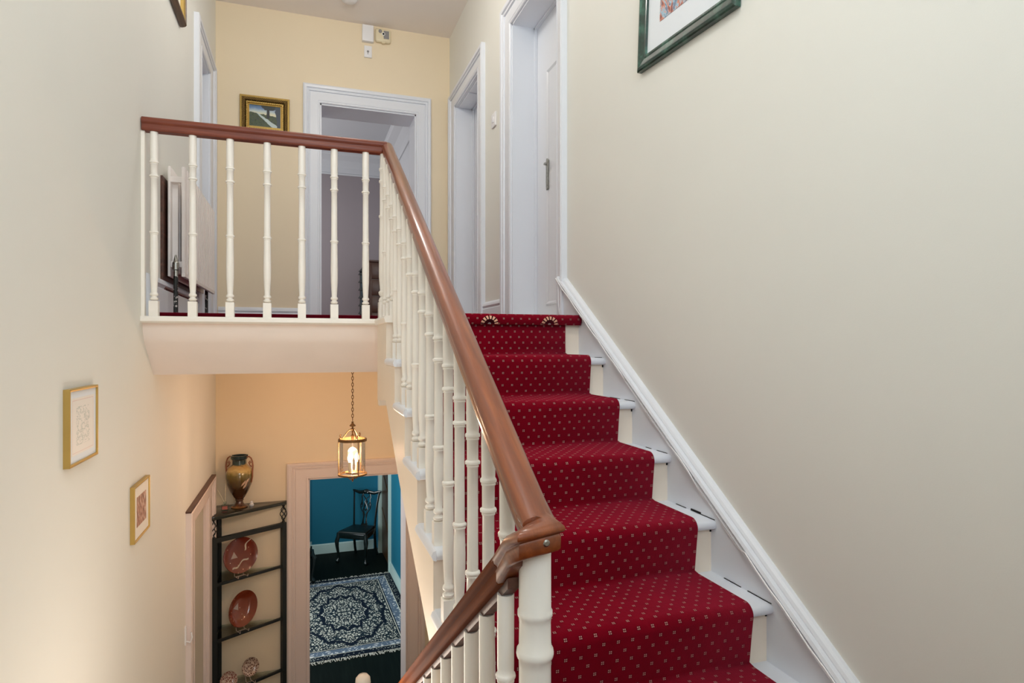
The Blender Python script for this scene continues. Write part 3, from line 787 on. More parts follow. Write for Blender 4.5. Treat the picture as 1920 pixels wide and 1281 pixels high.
mb = MB()
for i in range(17):
    for hh in (h0 + 0.055, h1 - 0.055):
        mb.lathe([(0.0, -0.006), (0.005, -0.003), (0.005, 0.003), (0.0, 0.006)], 6, TF(u0 + 0.06 + (u1 - u0 - 0.12) * i / 16, 0.022, hh), cap=False)
for i in range(12):
    for uu in (u0 + 0.055, u1 - 0.055):
        mb.lathe([(0.0, -0.006), (0.005, -0.003), (0.005, 0.003), (0.0, 0.006)], 6, TF(uu, 0.022, h0 + 0.07 + (h1 - h0 - 0.14) * i / 11), cap=False)
b_ = obj('beading', mb, M['gold'], p, smooth=True); b_['kind'] = 'stuff'
cv = obj('canvas', sheet(TF, u0 + 0.07, u1 - 0.07, h0 + 0.07, h1 - 0.07, 0.002, 0.007), landscape_art(), p); art_uv(cv, lambda c: (c.x, c.z))

# green framed abstract on the right wall, hanging slightly crooked
p = thing('framed_picture', 'large abstract print with pale mount in dark green frame on right wall', 'picture', (XR, 1.908, 1.08))
tilt = Matrix.Translation((XR, 1.908, 1.08)) @ Matrix.Rotation(0.064, 4, 'X') @ Matrix.Translation((-XR, -1.908, -1.08))
ROOTLOC[p.name] = Matrix.Translation((XR, 1.908, 1.08))
def TG(u, n, h): return tuple(tilt @ Vector((XR - n, u, h)))
u0, u1, h0, h1 = 1.605, 2.205, 1.078, 1.88
def green():
    n = N('dark_green_stain'); o = n.coord(); f = n.noise(o, 16, 5, 0.65)
    n.base(n.ramp(f, [(0.3, lin((10, 30, 24))), (0.5, lin((22, 58, 48))), (0.66, lin((64, 108, 92)))])); n.set(0.32, 0, 0.5, 0.3); return n.m
M['green'] = green()
obj('frame', frame_mesh(TG, u0, u1, h0, h1, [(0, 0.002), (0, 0.020), (0.005, 0.024), (0.014, 0.026), (0.020, 0.022), (0.040, 0.016), (0.046, 0.018), (0.052, 0.018), (0.055, 0.008)]), M['green'], p)
def slab4(T, u0, u1, h0, h1, n0, n1):
    return MB().prism([(u0, h0), (u1, h0), (u1, h1), (u0, h1)], lambda q, k: T(q[0], (n0, n1)[k], q[1]))
obj('mount', slab4(TG, u0 + 0.05, u1 - 0.05, h0 + 0.05, h1 - 0.05, 0.003, 0.009), M['mount'], p)
cv = obj('print', slab4(TG, u0 + 0.14, u1 - 0.14, h0 + 0.145, h1 - 0.145, 0.0092, 0.0105), abstract_art(), p); art_uv(cv, lambda c: (-c.y, c.z))

# two thin gold frames on the left wall
def gold_pic(label, u0, u1, h0, h1, art, mat_w, matm):
    p = thing('framed_picture', label, 'picture', (XL, (u0 + u1) / 2, h0), group=None)
    obj('frame', frame_mesh(TLf, u0, u1, h0, h1, [(0, 0.0), (0, 0.0175), (0.003, 0.0185), (0.008, 0.0175), (0.009, 0.012)]), M['gold'], p)
    obj('mount', sheet(TLf, u0 + 0.008, u1 - 0.008, h0 + 0.008, h1 - 0.008, 0.004, 0.0125), matm, p)
    cv = obj('print', sheet(TLf, u0 + mat_w, u1 - mat_w, h0 + mat_w, h1 - mat_w, 0.0125, 0.0132), art, p); art_uv(cv, lambda c: (c.y, c.z))
    return p
gold_pic('pale line drawing in thin gold frame, the upper of two on the left wall', 2.188, 2.462, -0.372, -0.134, sketch_art(), 0.03, M['mount'])
gold_pic('small brown print in thin gold frame, lower and farther on the left wall', 2.950, 3.225, -0.832, -0.594, street_art(), 0.055, M['paper'])
p = thing('framed_picture', 'dark brown picture frame high on the left wall above the landing rail', 'picture', (XL, 3.78, 1.86))
M['brownframe'] = wood('brown_frame_wood', (70, 46, 30), (110, 78, 50), 1, 4, 0.4, 0.1)
obj('frame', frame_mesh(TLf, 3.50, 4.06, 1.862, 2.45, [(0, 0.002), (0.0, 0.012), (0.004, 0.030), (0.010, 0.038), (0.020, 0.038), (0.026, 0.03)]), M['brownframe'], p)
obj('gold_slip', frame_mesh(TLf, 3.50, 4.06, 1.862, 2.45, [(0.024, 0.02), (0.026, 0.034), (0.045, 0.028), (0.048, 0.010)]), M['gold'], p)
cv = obj('print', sheet(TLf, 3.545, 4.015, 1.905, 2.405, 0.004, 0.011), M['paper'], p)

# ------------------------------------------------------------------ small fittings
tag(obj('junction_box', MB().box((0.503, YF - 0.045, 2.695), (0.602, YF, 2.838)), M['white_plastic'], bevel=0.004), 'white junction box beside the smoke alarm under the ceiling', 'box')
sa = thing('smoke_alarm', 'square cream smoke alarm with grey grille on the far wall', 'alarm', (0.686, YF, 2.77))
obj('case', MB().box((0.616, YF - 0.04, 2.708), (0.757, YF, 2.830)), M['cream_plastic'], sa, bevel=0.02, seg=4)
obj('grille', MB().box((0.690, YF - 0.0425, 2.738), (0.737, YF - 0.038, 2.808)), M['grey_plastic'], sa)
obj('test_button', MB().lathe([(0.016, 0), (0.016, 0.004), (0.012, 0.006)], 16, (0.660, YF - 0.039, 2.800), mtx=Matrix.Rotation(PI / 2, 4, 'X')), M['grey_plastic'], sa, smooth=True)
mb = MB().lathe([(0.014, 0), (0.014, 0.005), (0.008, 0.0052)], 16, (0.688, YF - 0.040, 2.778), mtx=Matrix.Rotation(PI / 2, 4, 'X'))
obj('sensor_rim', mb, M['white_plastic'], sa, smooth=True)
obj('sensor', MB().lathe([(0.009, 0), (0.009, 0.0008)], 16, (0.688, YF - 0.0452, 2.778), mtx=Matrix.Rotation(PI / 2, 4, 'X')), M['dark'], sa)
obj('clip', MB().box((0.676, YF - 0.038, 2.700), (0.702, YF - 0.01, 2.710)), M['cream_plastic'], sa)
th = thing('thermostat', 'small white key switch below the junction box', 'switch', (0.555, YF, 2.61))
obj('plate', MB().box((0.522, YF - 0.02, 2.562), (0.589, YF, 2.664)), M['white_plastic'], th, bevel=0.003)
obj('keyhole', MB().box((0.552, YF - 0.022, 2.586), (0.557, YF - 0.019, 2.610)).lathe([(0.010, 0), (0.010, 0.002)], 14, (0.5545, YF - 0.020, 2.612), mtx=Matrix.Rotation(PI / 2, 4, 'X')), M['grey_plastic'], th)
sw = thing('light_switch', 'white light switch on the wall between the two right doors', 'switch', (XR, 4.225, 1.60))
obj('plate', MB().box((XR - 0.012, 4.178, 1.555), (XR, 4.272, 1.652)), M['white_plastic'], sw, bevel=0.003)
obj('rocker', MB().box((XR - 0.017, 4.210, 1.585), (XR - 0.011, 4.240, 1.625)), M['white_plastic'], sw, bevel=0.002)
tag(obj('ceiling_sensor', MB().lathe([(0.065, 0), (0.065, -0.012), (0.055, -0.026), (0.030, -0.034), (0.0, -0.035)], 24, (0.368, 5.26, CEIL)), M['white_plastic'], smooth=True, angle=50), 'round white dome on the landing ceiling', 'sensor')

# ------------------------------------------------------------------ hall lantern
LX, LY = 0.322, 4.30
ln = thing('hall_lantern', 'brass and glass cylinder lantern hanging on a chain in the hall', 'lamp', (LX, LY, -0.143))
R0 = 0.088; zt, zb = -0.638, -0.868
def ringtorus(z, R, r, n=28, hgt=None):
    mb = MB(); mb.lathe([(R - r, z - (hgt or r)), (R + r, z - (hgt or r) * 0.8), (R + r, z + (hgt or r) * 0.8), (R - r, z + (hgt or r)), (R - r, z - (hgt or r))], n, (LX, LY, 0), cap=False); return mb
obj('top_ring', ringtorus(zt, R0, 0.006, hgt=0.010), M['brass'], ln, smooth=True)
obj('base_ring', ringtorus(zb, R0 + 0.002, 0.006, hgt=0.007), M['brass'], ln, smooth=True)
obj('glass_cylinder', MB().lathe([(R0 - 0.004, zb), (R0 - 0.004, zt)], 36, (LX, LY, 0), cap=False), M['glass'], ln, smooth=True)
mb = MB(); mb.lathe([(0.0, -0.512), (0.008, -0.515), (0.006, -0.522), (0.010, -0.530), (0.020, -0.540), (0.020, -0.545), (0.006, -0.548), (0.006, -0.560), (0.015, -0.563), (0.015, -0.567), (0.006, -0.571), (0.005, -0.60), (0.010, -0.606), (0.009, -0.63), (0.004, -0.65), (0.004, -0.66)], 14, (LX, LY, 0), cap=False)
obj('stem', mb, M['brass'], ln, smooth=True)
for k in range(3):
    a = -PI / 2 + 0.33 + k * 2 * PI / 3; ca, sa_ = math.cos(a), math.sin(a)
    def q(r, z): return (LX + r * ca, LY + r * sa_, z)
    mb = MB(); mb.tube([q(0.004, -0.568), q(0.020, -0.570), q(0.036, -0.585), q(0.052, -0.610), q(0.066, -0.625), q(0.078, -0.622), q(0.084, -0.608), q(0.078, -0.600), q(0.073, -0.606)], 0.0035, 8)
    mb.tube([q(0.078, -0.622), q(0.086, -0.628), q(R0, zt)], 0.0035, 8)
    obj('scroll_arm', mb, M['brass'], ln, smooth=True)
    obj('rod', MB().tube([q(R0 + 0.004, zt), q(R0 + 0.004, zb)], 0.0034, 8), M['brass'], ln, smooth=True)
    obj('base_stay', MB().tube([q(R0, zb - 0.002), q(0.06, zb - 0.018), q(0.03, zb - 0.022), q(0.008, zb - 0.040)], 0.003, 8), M['brass'], ln, smooth=True)
    b = a + PI / 3; cx, cy_ = LX + 0.028 * math.cos(b), LY + 0.028 * math.sin(b)
    cd = obj('candle_tube', MB().lathe([(0.0105, zb + 0.018), (0.0105, zb + 0.085)], 14, (cx, cy_, 0)), M['cream_plastic'], ln, smooth=True)
    obj('bulb', MB().lathe([(0.007, zb + 0.085), (0.013, zb + 0.098), (0.0155, zb + 0.112), (0.012, zb + 0.128), (0.004, zb + 0.140), (0.0, zb + 0.142)], 14, (cx, cy_, 0)), M['bulb'], cd, smooth=True)
obj('tray', MB().lathe([(0.0, zb - 0.052), (0.006, zb - 0.048), (0.004, zb - 0.040), (0.010, zb - 0.034), (0.006, zb - 0.026), (0.004, zb + 0.004), (0.046, zb + 0.008), (0.050, zb + 0.016), (0.044, zb + 0.018), (0.0, zb + 0.018)], 20, (LX, LY, 0), cap=False), M['brass'], ln, smooth=True)
mb = MB(); nl = 17; zz = -0.150; st = (0.512 - 0.155) / nl
for i in range(nl):
    zc = zz - st * (i + 0.5); h = st * 0.64; wv = 0.0065
    pts = []
    for j in range(10):
        t = 2 * PI * j / 10; a_, b_2 = wv * math.cos(t), h * math.sin(t)
        pts.append((LX + (a_ if i % 2 else 0), LY + (0 if i % 2 else a_), zc + b_2))
    mb.tube(pts, 0.0022, 6, closed=True, up=(0.3, 0.5, 0.81))
ch = obj('chain', mb, M['brass'], ln, smooth=True); ch['kind'] = 'stuff'
obj('ceiling_rose', MB().lathe([(0.03, -0.143), (0.03, -0.15), (0.012, -0.162), (0.0, -0.164)], 16, (LX, LY, 0), cap=False), M['brass'], ln, smooth=True)
lamp('lantern_light', 'POINT', (LX, LY, zb + 0.125), 27, (1.0, 0.64, 0.42), radius=0.03)

# ------------------------------------------------------------------ corner shelf and what stands on it
ST = -1.327
A, B, Cc = Vector((-0.655, 5.315)), Vector((-0.150, 5.615)), Vector((-0.650, 5.625))
cs = thing('corner_shelf', 'black metal corner shelf with glass tiers beside the blue room doorway', 'shelf', (-0.5, 5.5, HALL))
obj('shelf_top', MB().prism([(-0.672, 5.27), (-0.640, 5.27), (-0.125, 5.605), (-0.125, 5.645), (-0.672, 5.645)], lambda q, k: (q[0], q[1], (ST - 0.028, ST)[k])), simple('dark_stone_top', (44, 46, 40), 0.18, var=0.3, vscale=8), cs, bevel=0.004)
dv = (B - A).normalized(); ang = math.atan2(dv.y, dv.x)
def bar(P, Q, w, h, z):
    m_ = Matrix.Translation((P.x, P.y, z)) @ Matrix.Rotation(math.atan2(Q.y - P.y, Q.x - P.x), 4, 'Z'); return MB().box((0, -w / 2, -h / 2), ((Q - P).length, w / 2, h / 2), m_)
for P_, wd in ((A, 0.044), (B, 0.036), (Cc, 0.03)):
    m_ = Matrix.Translation((P_.x, P_.y, 0)) @ Matrix.Rotation(ang, 4, 'Z')
    obj('post', MB().box((-wd / 2, -wd / 2, HALL), (wd / 2, wd / 2, -1.505 if P_ is not Cc else ST - 0.03), m_), M['black'], cs)
for P_ in (A, B):   # twisted basket ornaments
    mb = MB()
    for k in range(4):
        pts = []
        for i in range(13):
            t = i / 12; a = k * PI / 2 + t * PI * 1.1; r = 0.003 + 0.024 * math.sin(PI * t) ** 0.8
            pts.append((P_.x + r * math.cos(a), P_.y + r * math.sin(a), -1.485 + 0.11 * t))
        mb.tube(pts, 0.0036, 6)
    mb.lathe([(0.012, -1.51), (0.012, -1.495), (0.006, -1.483)], 8, (P_.x, P_.y, 0)); mb.lathe([(0.006, -1.377), (0.012, -1.367), (0.012, ST - 0.028)], 8, (P_.x, P_.y, 0))
    obj('twist_basket', mb, M['black'], cs, smooth=True)
obj('top_bar', bar(A, B, 0.03, 0.036, -1.525), M['black'], cs)
for z in (-1.875, -2.318, -2.755, -3.12):
    obj('front_bar', bar(A, B, 0.018, 0.020, z), M['black'], cs)
    mb = MB().add([], []); b1 = bar(A, Cc, 0.012, 0.014, z - 0.012); b2 = bar(Cc, B, 0.012, 0.014, z - 0.012)
    mb.add(b1.v, b1.f); mb.add(b2.v, b2.f)
    obj('rear_bar', mb, M['black'], cs)
    obj('glass_tier', MB().prism([(A.x + 0.01, A.y + 0.01), (B.x - 0.02, B.y - 0.005), (Cc.x + 0.01, Cc.y - 0.005)], lambda q, k: (q[0], q[1], z + (0.0, 0.006)[k])), M['shelf_glass'], cs)

def vase_mat():
    n = N('lustre_glaze'); x, y, z = n.sep(n.coord()); o = n.coord()
    f = n.math('ADD', n.math('DIVIDE', z, 0.43), n.math('MULTIPLY', n.math('SUBTRACT', n.noise(o, 22, 3), 0.5), 0.14))
    n.base(n.ramp(f, [(0.0, lin((150, 100, 46))), (0.05, lin((70, 34, 18))), (0.35, lin((66, 40, 20))), (0.52, lin((92, 70, 26))), (0.64, lin((112, 98, 40))), (0.72, lin((206, 176, 110))), (0.80, lin((190, 150, 84))), (0.83, lin((40, 66, 62))), (0.93, lin((20, 40, 44)))]))
    n.set(0.16, 0.0, 0.6, 0.6); return n.m
VX, VY = -0.487, 5.535
vs_ = thing('vase', 'tall glazed urn with scrolled handles on top of the corner shelf', 'vase', (VX, VY, ST))
obj('body', MB().lathe([(0.062, 0), (0.066, 0.006), (0.060, 0.012), (0.040, 0.020), (0.030, 0.035), (0.027, 0.052), (0.034, 0.060), (0.030, 0.066), (0.044, 0.085), (0.072, 0.135), (0.094, 0.190), (0.103, 0.245), (0.102, 0.285), (0.088, 0.320), (0.064, 0.340), (0.054, 0.350), (0.053, 0.385), (0.062, 0.396), (0.064, 0.402), (0.058, 0.404), (0.049, 0.385), (0.049, 0.352), (0.02, 0.34), (0.0, 0.34)], 32, cap=False), vase_mat(), vs_, smooth=True, world=False)
M['glaze_dark'] = simple('dark_teal_glaze', (26, 44, 46), 0.2, var=0.2, vscale=20)
M['copper'] = simple('copper_relief', (150, 92, 62), 0.3, metal=0.4, var=0.2, vscale=30)
for st_ in (0.25, PI + 0.25):
    mb = MB(); rings = []
    for i in range(13):
        a = st_ + (PI - 0.7) * i / 12; c_, d_ = math.cos(a), math.sin(a)
        rings.append([(0.050 * c_, 0.050 * d_, 0.398), (0.065 * c_, 0.065 * d_, 0.398), (0.066 * c_, 0.066 * d_, 0.424), (0.052 * c_, 0.052 * d_, 0.424)])
    mb.loft(rings); obj('rim', mb, M['glaze_dark'], vs_, world=False)
for s in (-1, 1):
    mb = MB(); dx, dy = 0.947 * s, -0.32 * s
    def q(r, z): return (r * dx, r * dy, z)
    mb.tube([q(0.060, 0.408), q(0.078, 0.415), q(0.096, 0.400), q(0.107, 0.370), q(0.110, 0.335), q(0.106, 0.29), q(0.107, 0.25), q(0.098, 0.20)], [0.006, 0.006, 0.006, 0.006, 0.007, 0.007, 0.006, 0.004], 8)
    mb.tube([q(0.100, 0.33), q(0.085, 0.345), q(0.078, 0.365), q(0.088, 0.378), q(0.096, 0.368), q(0.088, 0.360)], 0.005, 8)
    for i in range(6): mb.lathe([(0.0, -0.007), (0.007, 0), (0.0, 0.007)], 6, q(0.108 - 0.0016 * i, 0.31 - 0.02 * i), cap=False)
    obj('handle', mb, M['copper'], vs_, smooth=True, world=False)
mb = MB()
for (a, z, r) in ((-1.35, 0.185, 0.6), (-1.2, 0.165, 0.75), (-1.05, 0.20, 0.5)):
    pts = []
    for i in range(7):
        t = i / 6; aa = a + 0.35 * t; zz_ = z + 0.045 * t; rr = 0.0955 + 0.009 * (zz_ - 0.19) / 0.055
        pts.append((rr * math.cos(aa), rr * math.sin(aa), zz_))
    mb.tube(pts, [0.001, 0.005, 0.007, 0.008, 0.007, 0.004, 0.001], 6, flat=0.4)
obj('relief_leaf', mb, simple('pale_relief', (196, 160, 130), 0.25, var=0.1), vs_, smooth=True, world=False)

df = thing('reed_diffuser', 'little glass reed diffuser bottle to the left of the urn', 'diffuser', (-0.588, 5.47, ST))
obj('bottle', MB().box((-0.024, -0.018, 0.0), (0.024, 0.018, 0.045)).lathe([(0.010, 0.045), (0.009, 0.058), (0.012, 0.06), (0.012, 0.066)], 12), M['shelf_glass'], df, world=False)
obj('label', MB().box((-0.020, -0.0192, 0.008), (0.020, -0.0182, 0.034)), simple('red_label', (190, 110, 96), 0.5, var=0.2, vscale=60), df, world=False)
for (tx, ty, h) in ((-0.055, -0.01, 0.17), (0.004, 0.01, 0.21)):
    obj('reed', MB().tube([(0, 0, 0.05), (tx, ty, h)], 0.0024, 6), M['cream_plastic'], df, world=False)
tag(obj('trinket', MB().lathe([(0.016, ST), (0.018, ST + 0.012), (0.010, ST + 0.022), (0.011, ST + 0.034), (0.0, ST + 0.042)], 12, (-0.395, 5.545, 0), cap=False), M['white_plastic'], smooth=True), 'tiny white trinket to the right of the urn base', 'ornament')

def plate_mat(name, a, b, motif):
    n = N(name); o = n.coord(); x, y, z = n.sep(o)
    col = n.mix(n.noise(o, 18, 4), lin(a), lin(b))
    if motif == 1:      # trailing slip squiggles and a hatched triangle
        sq = n.math('SINE', n.math('MULTIPLY', y, 60.0)); f = n.math('ABSOLUTE', n.math('SUBTRACT', n.math('SUBTRACT', x, n.math('MULTIPLY', y, 0.6)), n.math('MULTIPLY_ADD', sq, 0.012, 0.02)))
        ln_ = n.math('MULTIPLY', n.math('LESS_THAN', f, 0.006), n.math('GREATER_THAN', y, 0.025))
        col = n.mix(ln_, col, lin((196, 182, 160)))
        sq2 = n.math('SINE', n.math('MULTIPLY', x, 70.0)); f2 = n.math('ABSOLUTE', n.math('SUBTRACT', y, n.math('ADD', n.math('MULTIPLY_ADD', sq2, 0.010, -0.07), n.math('MULTIPLY', x, 0.5))))
        col = n.mix(n.math('MULTIPLY', n.math('LESS_THAN', f2, 0.006), n.math('LESS_THAN', n.math('ABSOLUTE', x), 0.07)), col, lin((180, 168, 150)))
    if motif in (1, 2):
        tri = n.math('MULTIPLY', n.math('LESS_THAN', n.math('ADD', n.math('ABSOLUTE', n.math('ADD', x, 0.045)), n.math('MULTIPLY', n.math('SUBTRACT', y, 0.0), 0.55)), 0.018), n.math('GREATER_THAN', y, -0.018))
        hat = n.math('GREATER_THAN', n.math('SINE', n.math('MULTIPLY', n.math('ADD', x, y), 900.0)), 0.0)
        col = n.mix(n.math('MULTIPLY', tri, 0.9), col, n.mix(hat, lin((210, 200, 190)), lin((90, 50, 40))))
        sp = n.math('LESS_THAN', n.voro(o, 26), 0.10)
        col = n.mix(n.math('MULTIPLY', sp, 0.8), col, lin((226, 190, 160)))
    if motif == 3:
        v = n.voro(o, 60, 'DISTANCE_TO_EDGE'); col = n.mix(n.math('LESS_THAN', v, 0.12), col, lin((198, 176, 158)))
    n.base(col); n.set(0.12, 0, 0.6, 0.7); return n.m
def plate(label, loc, r, tilt, m, squash=1.0, roll=0.0, depth=0.03):
    root = thing('plate', label, 'plate', loc)
    mtx = Matrix.Rotation(ang, 4, 'Z') @ Matrix.Rotation(PI / 2 - tilt, 4, 'X') @ Matrix.Rotation(roll, 4, 'Z') @ Matrix.Scale(squash, 4, (1, 0, 0))
    pf = [(0.0, -depth * 0.5), (r * 0.55, -depth * 0.5), (r * 0.72, -depth * 0.25), (r * 0.98, depth * 0.45), (r, depth * 0.5), (r * 0.985, depth * 0.60), (r * 0.70, -depth * 0.02), (r * 0.5, -depth * 0.22), (0.0, -depth * 0.24)]
    me = MB().lathe(pf, 36, cap=False)
    d = obj('dish', me, m, root, smooth=True, world=False)
    d.matrix_local = mtx
    return root
def stand(label, loc, r):
    """little wire plate stand"""
    m_ = Matrix.Translation(loc) @ Matrix.Rotation(ang, 4, 'Z')
    mb = MB()
    for s in (-1, 1):
        pts = [(s * r * 0.35, -0.055, 0.022), (s * r * 0.35, -0.05, 0.003), (s * r * 0.33, 0.02, 0.003), (s * r * 0.22, 0.05, r * 0.9)]
        mb.tube([m_ @ Vector(q) for q in pts], 0.0025, 6)
    mb.tube([m_ @ Vector((-r * 0.34, 0.0, 0.003)), m_ @ Vector((r * 0.34, 0.0, 0.003))], 0.0025, 6)
    return tag(obj('plate_stand', mb, M['shelf_glass'] if False else M['clear_plastic'], smooth=True), label, 'plate stand')
M['clear_plastic'] = simple('pale_plastic', (206, 190, 178), 0.25, var=0)
plate('round red brown slipware plate with squiggles on the top glass tier', (-0.475, 5.450, -1.695), 0.142, 0.12, plate_mat('slipware_a', (96, 34, 22), (118, 46, 30), 1))
plate('oval red brown dish on the second glass tier', (-0.465, 5.455, -2.130), 0.142, 0.22, plate_mat('slipware_b', (110, 44, 24), (132, 58, 32), 2), 0.80, -0.5, 0.06)
plate('small patterned brown plate, rightmost on the third glass tier', (-0.405, 5.475, -2.622), 0.072, 0.25, plate_mat('slipware_c', (84, 58, 50), (120, 84, 72), 3))
plate('small patterned reddish plate at left of the third glass tier', (-0.560, 5.40, -2.672), 0.070, 0.35, plate_mat('slipware_d', (116, 66, 60), (150, 96, 88), 3), 1.0, 0.4)
stand('pale plate stand under the round plate on the top glass tier', (-0.475, 5.455, -1.869), 0.11)
stand('pale plate stand under the oval dish', (-0.465, 5.46, -2.312), 0.10)
stand('pale plate stand under the rightmost small plate', (-0.405, 5.475, -2.749), 0.06)
stand('pale plate stand under the left small plate', (-0.560, 5.40, -2.749), 0.06)

# ------------------------------------------------------------------ blue room behind the lower doorway
FL = HALL
mb = MB(); mb.box((-1.3, YF, FL - 0.1), (1.9, 10.6, FL))
struct('floor_blue_room', mb, M['floor_hall'], label='dark boards of the blue room')
struct('wall_blue_far', MB().box((0.148, 10.27, FL), (1.9, 10.5, -0.25)).box((-1.3, 10.45, FL), (0.148, 10.6, -0.25)), M['blue'], label='blue end wall with a shallow breast')
# right wall, slightly skewed, ends at a dark door
def RW(y): return 1.267 - 0.0392 * (y - 7.895)
struct('wall_blue_right', MB().prism([(RW(YF + 0.3), YF + 0.3), (RW(9.17), 9.17), (RW(9.17) + 0.2, 9.17), (RW(YF + 0.3) + 0.2, YF + 0.3)], lambda q, k: (q[0], q[1], (FL, -0.25)[k])).prism([(RW(9.17), 9.17), (RW(10.3), 10.3), (RW(10.3) + 0.2, 10.3), (RW(9.17) + 0.2, 9.17)], lambda q, k: (q[0], q[1], (-1.2, -0.25)[k])), M['blue'], label='blue side wall beside the rug')
struct('wall_blue_left', MB().box((-1.4, YF, FL), (-1.3, 10.6, -0.25)), M['blue'])
struct('ceiling_blue_room', MB().box((-1.4, YF + 0.3, -0.25), (1.9, 10.6, -0.2)), M['ceiling'])
struct('baseboard_blue_far', MB().prism([(10.245, FL), (10.245, FL + 0.14), (10.255, FL + 0.152), (10.27, FL + 0.152), (10.27, FL)], lambda q, k: ((0.125, 1.10)[k], q[0], q[1])).box((0.125, 10.245, FL), (0.148, 10.45, FL + 0.15)).box((-1.3, 10.425, FL), (0.125, 10.45, FL + 0.15)), M['mint'], label='pale skirting below the blue end wall')
struct('baseboard_blue_right', MB().prism([(RW(YF + 0.3) - 0.022, YF + 0.3), (RW(9.06) - 0.022, 9.06), (RW(9.06), 9.06), (RW(YF + 0.3), YF + 0.3)], lambda q, k: (q[0], q[1], (FL, FL + 0.16)[k])), M['mint'], label='pale skirting below the blue side wall')
d7 = thing('door_7', 'dark brown door beside the black chair', None, (RW(9.6), 9.6, FL), kind='structure')
obj('architrave', MB().box((RW(9.1) - 0.03, 9.06, FL), (RW(9.1) + 0.1, 9.17, -1.15)).box((RW(10.1) - 0.03, 10.0, FL), (RW(10.1) + 0.1, 10.12, -1.15)).prism([(RW(9.06) - 0.03, 9.06), (RW(10.12) - 0.03, 10.12), (RW(10.12) + 0.1, 10.12), (RW(9.06) + 0.1, 9.06)], lambda q, k: (q[0], q[1], (-1.26, -1.15)[k])), M['mint'], d7)
obj('door_leaf', MB().prism([(RW(9.17) + 0.02, 9.17), (RW(10.0) + 0.02, 10.0), (RW(10.0) + 0.07, 10.0), (RW(9.17) + 0.07, 9.17)], lambda q, k: (q[0], q[1], (FL + 0.01, -1.26)[k])), M['brown_door'], d7)
for zz in (FL + 0.35, FL + 0.95, FL + 1.55):
    obj('ledge', MB().prism([(9.2, zz), (9.98, zz + 0.35), (9.98, zz + 0.38), (9.2, zz + 0.03)], lambda q, k: (RW(q[0]) + (0.012, 0.03)[k], q[0], q[1])), M['brown_door'], d7)

# rug
def rug_mat():
    n = N('medallion_rug'); x, y, z = n.sep(n.coord())
    ax, ay = n.math('ABSOLUTE', x), n.math('ABSOLUTE', y)
    cream, dark, mid = lin((206, 206, 192)), lin((14, 26, 40)), lin((96, 110, 116))
    sym = n.comb(ax, ay, 0.0)
    fine = n.voro(sym, 30, 'DISTANCE_TO_EDGE'); fine2 = n.voro(sym, 17)
    tex = n.math('GREATER_THAN', n.math('ADD', fine, n.math('MULTIPLY', n.math('SUBTRACT', n.noise(sym, 60, 3), 0.5), 0.45)), 0.17)
    field = n.mix(tex, lin((30, 44, 52)), cream)
    field = n.mix(n.math('LESS_THAN', fine2, 0.16), field, mid)
    a = n.math('ARCTAN2', n.math('DIVIDE', y, 0.82), n.math('DIVIDE', x, 0.46))
    r = n.math('SQRT', n.math('ADD', n.math('POWER', n.math('DIVIDE', x, 0.46), 2.0), n.math('POWER', n.math('DIVIDE', y, 0.82), 2.0)))
    r = n.math('ADD', r, n.math('MULTIPLY', n.math('ABSOLUTE', n.math('SINE', n.math('MULTIPLY', a, 6.0))), 0.10))
    r = n.math('ADD', r, n.math('MULTIPLY', n.math('SUBTRACT', n.noise(sym, 14, 3), 0.5), 0.22))
    for c, wd in ((1.08, 0.045), (0.66, 0.045), (0.30, 0.02)):
        field = n.mix(n.math('LESS_THAN', n.math('ABSOLUTE', n.math('SUBTRACT', r, c)), wd), field, dark)
    ex, ey = n.math('SUBTRACT', 0.745, ax), n.math('SUBTRACT', 1.135, ay)
    e = n.math('MINIMUM', ex, ey)                       # distance to the rug's edge
    along = n.math('ADD', x, y)
    bmot = n.math('GREATER_THAN', n.math('ADD', n.math('SINE', n.math('MULTIPLY', n.math('MAXIMUM', ax, ay), 36.0)), n.math('MULTIPLY', n.math('SUBTRACT', n.noise(sym, 55, 3), 0.5), 9.0)), 0.2)
    border = n.mix(n.math('GREATER_THAN', n.math('ADD', n.voro(sym, 22, 'DISTANCE_TO_EDGE'), n.math('MULTIPLY', n.math('SUBTRACT', n.noise(sym, 50, 3), 0.5), 0.4)), 0.20), lin((92, 108, 126)), lin((200, 204, 204)))
    outer = n.mix(n.math('GREATER_THAN', n.voro(sym, 34, 'DISTANCE_TO_EDGE'), 0.22), dark, lin((150, 156, 150)))
    col = n.mix(n.math('LESS_THAN', e, 0.21), field, border)
    col = n.mix(n.math('LESS_THAN', e, 0.075), col, outer)
    for c in (0.215, 0.195, 0.08, 0.006):
        col = n.mix(n.math('LESS_THAN', n.math('ABSOLUTE', n.math('SUBTRACT', e, c)), 0.007), col, dark)
    for c in (0.205, 0.088):
        col = n.mix(n.math('LESS_THAN', n.math('ABSOLUTE', n.math('SUBTRACT', e, c)), 0.005), col, cream)
    n.base(col); n.set(0.9, 0, 0.1); n.bump(n.noise(n.coord(), 300, 2), 0.3, 0.002); return n.m
rg = thing('rug', 'cream and navy medallion rug with white fringes on the dark boards', 'rug', (0.49, 7.905, FL), 0.03)
obj('pile', MB().box((-0.745, -1.135, 0.001), (0.745, 1.135, 0.011)), rug_mat(), rg, world=False)
M['fringe'] = simple('white_cotton_fringe', (214, 212, 200), 0.8, var=0.1, vscale=30)
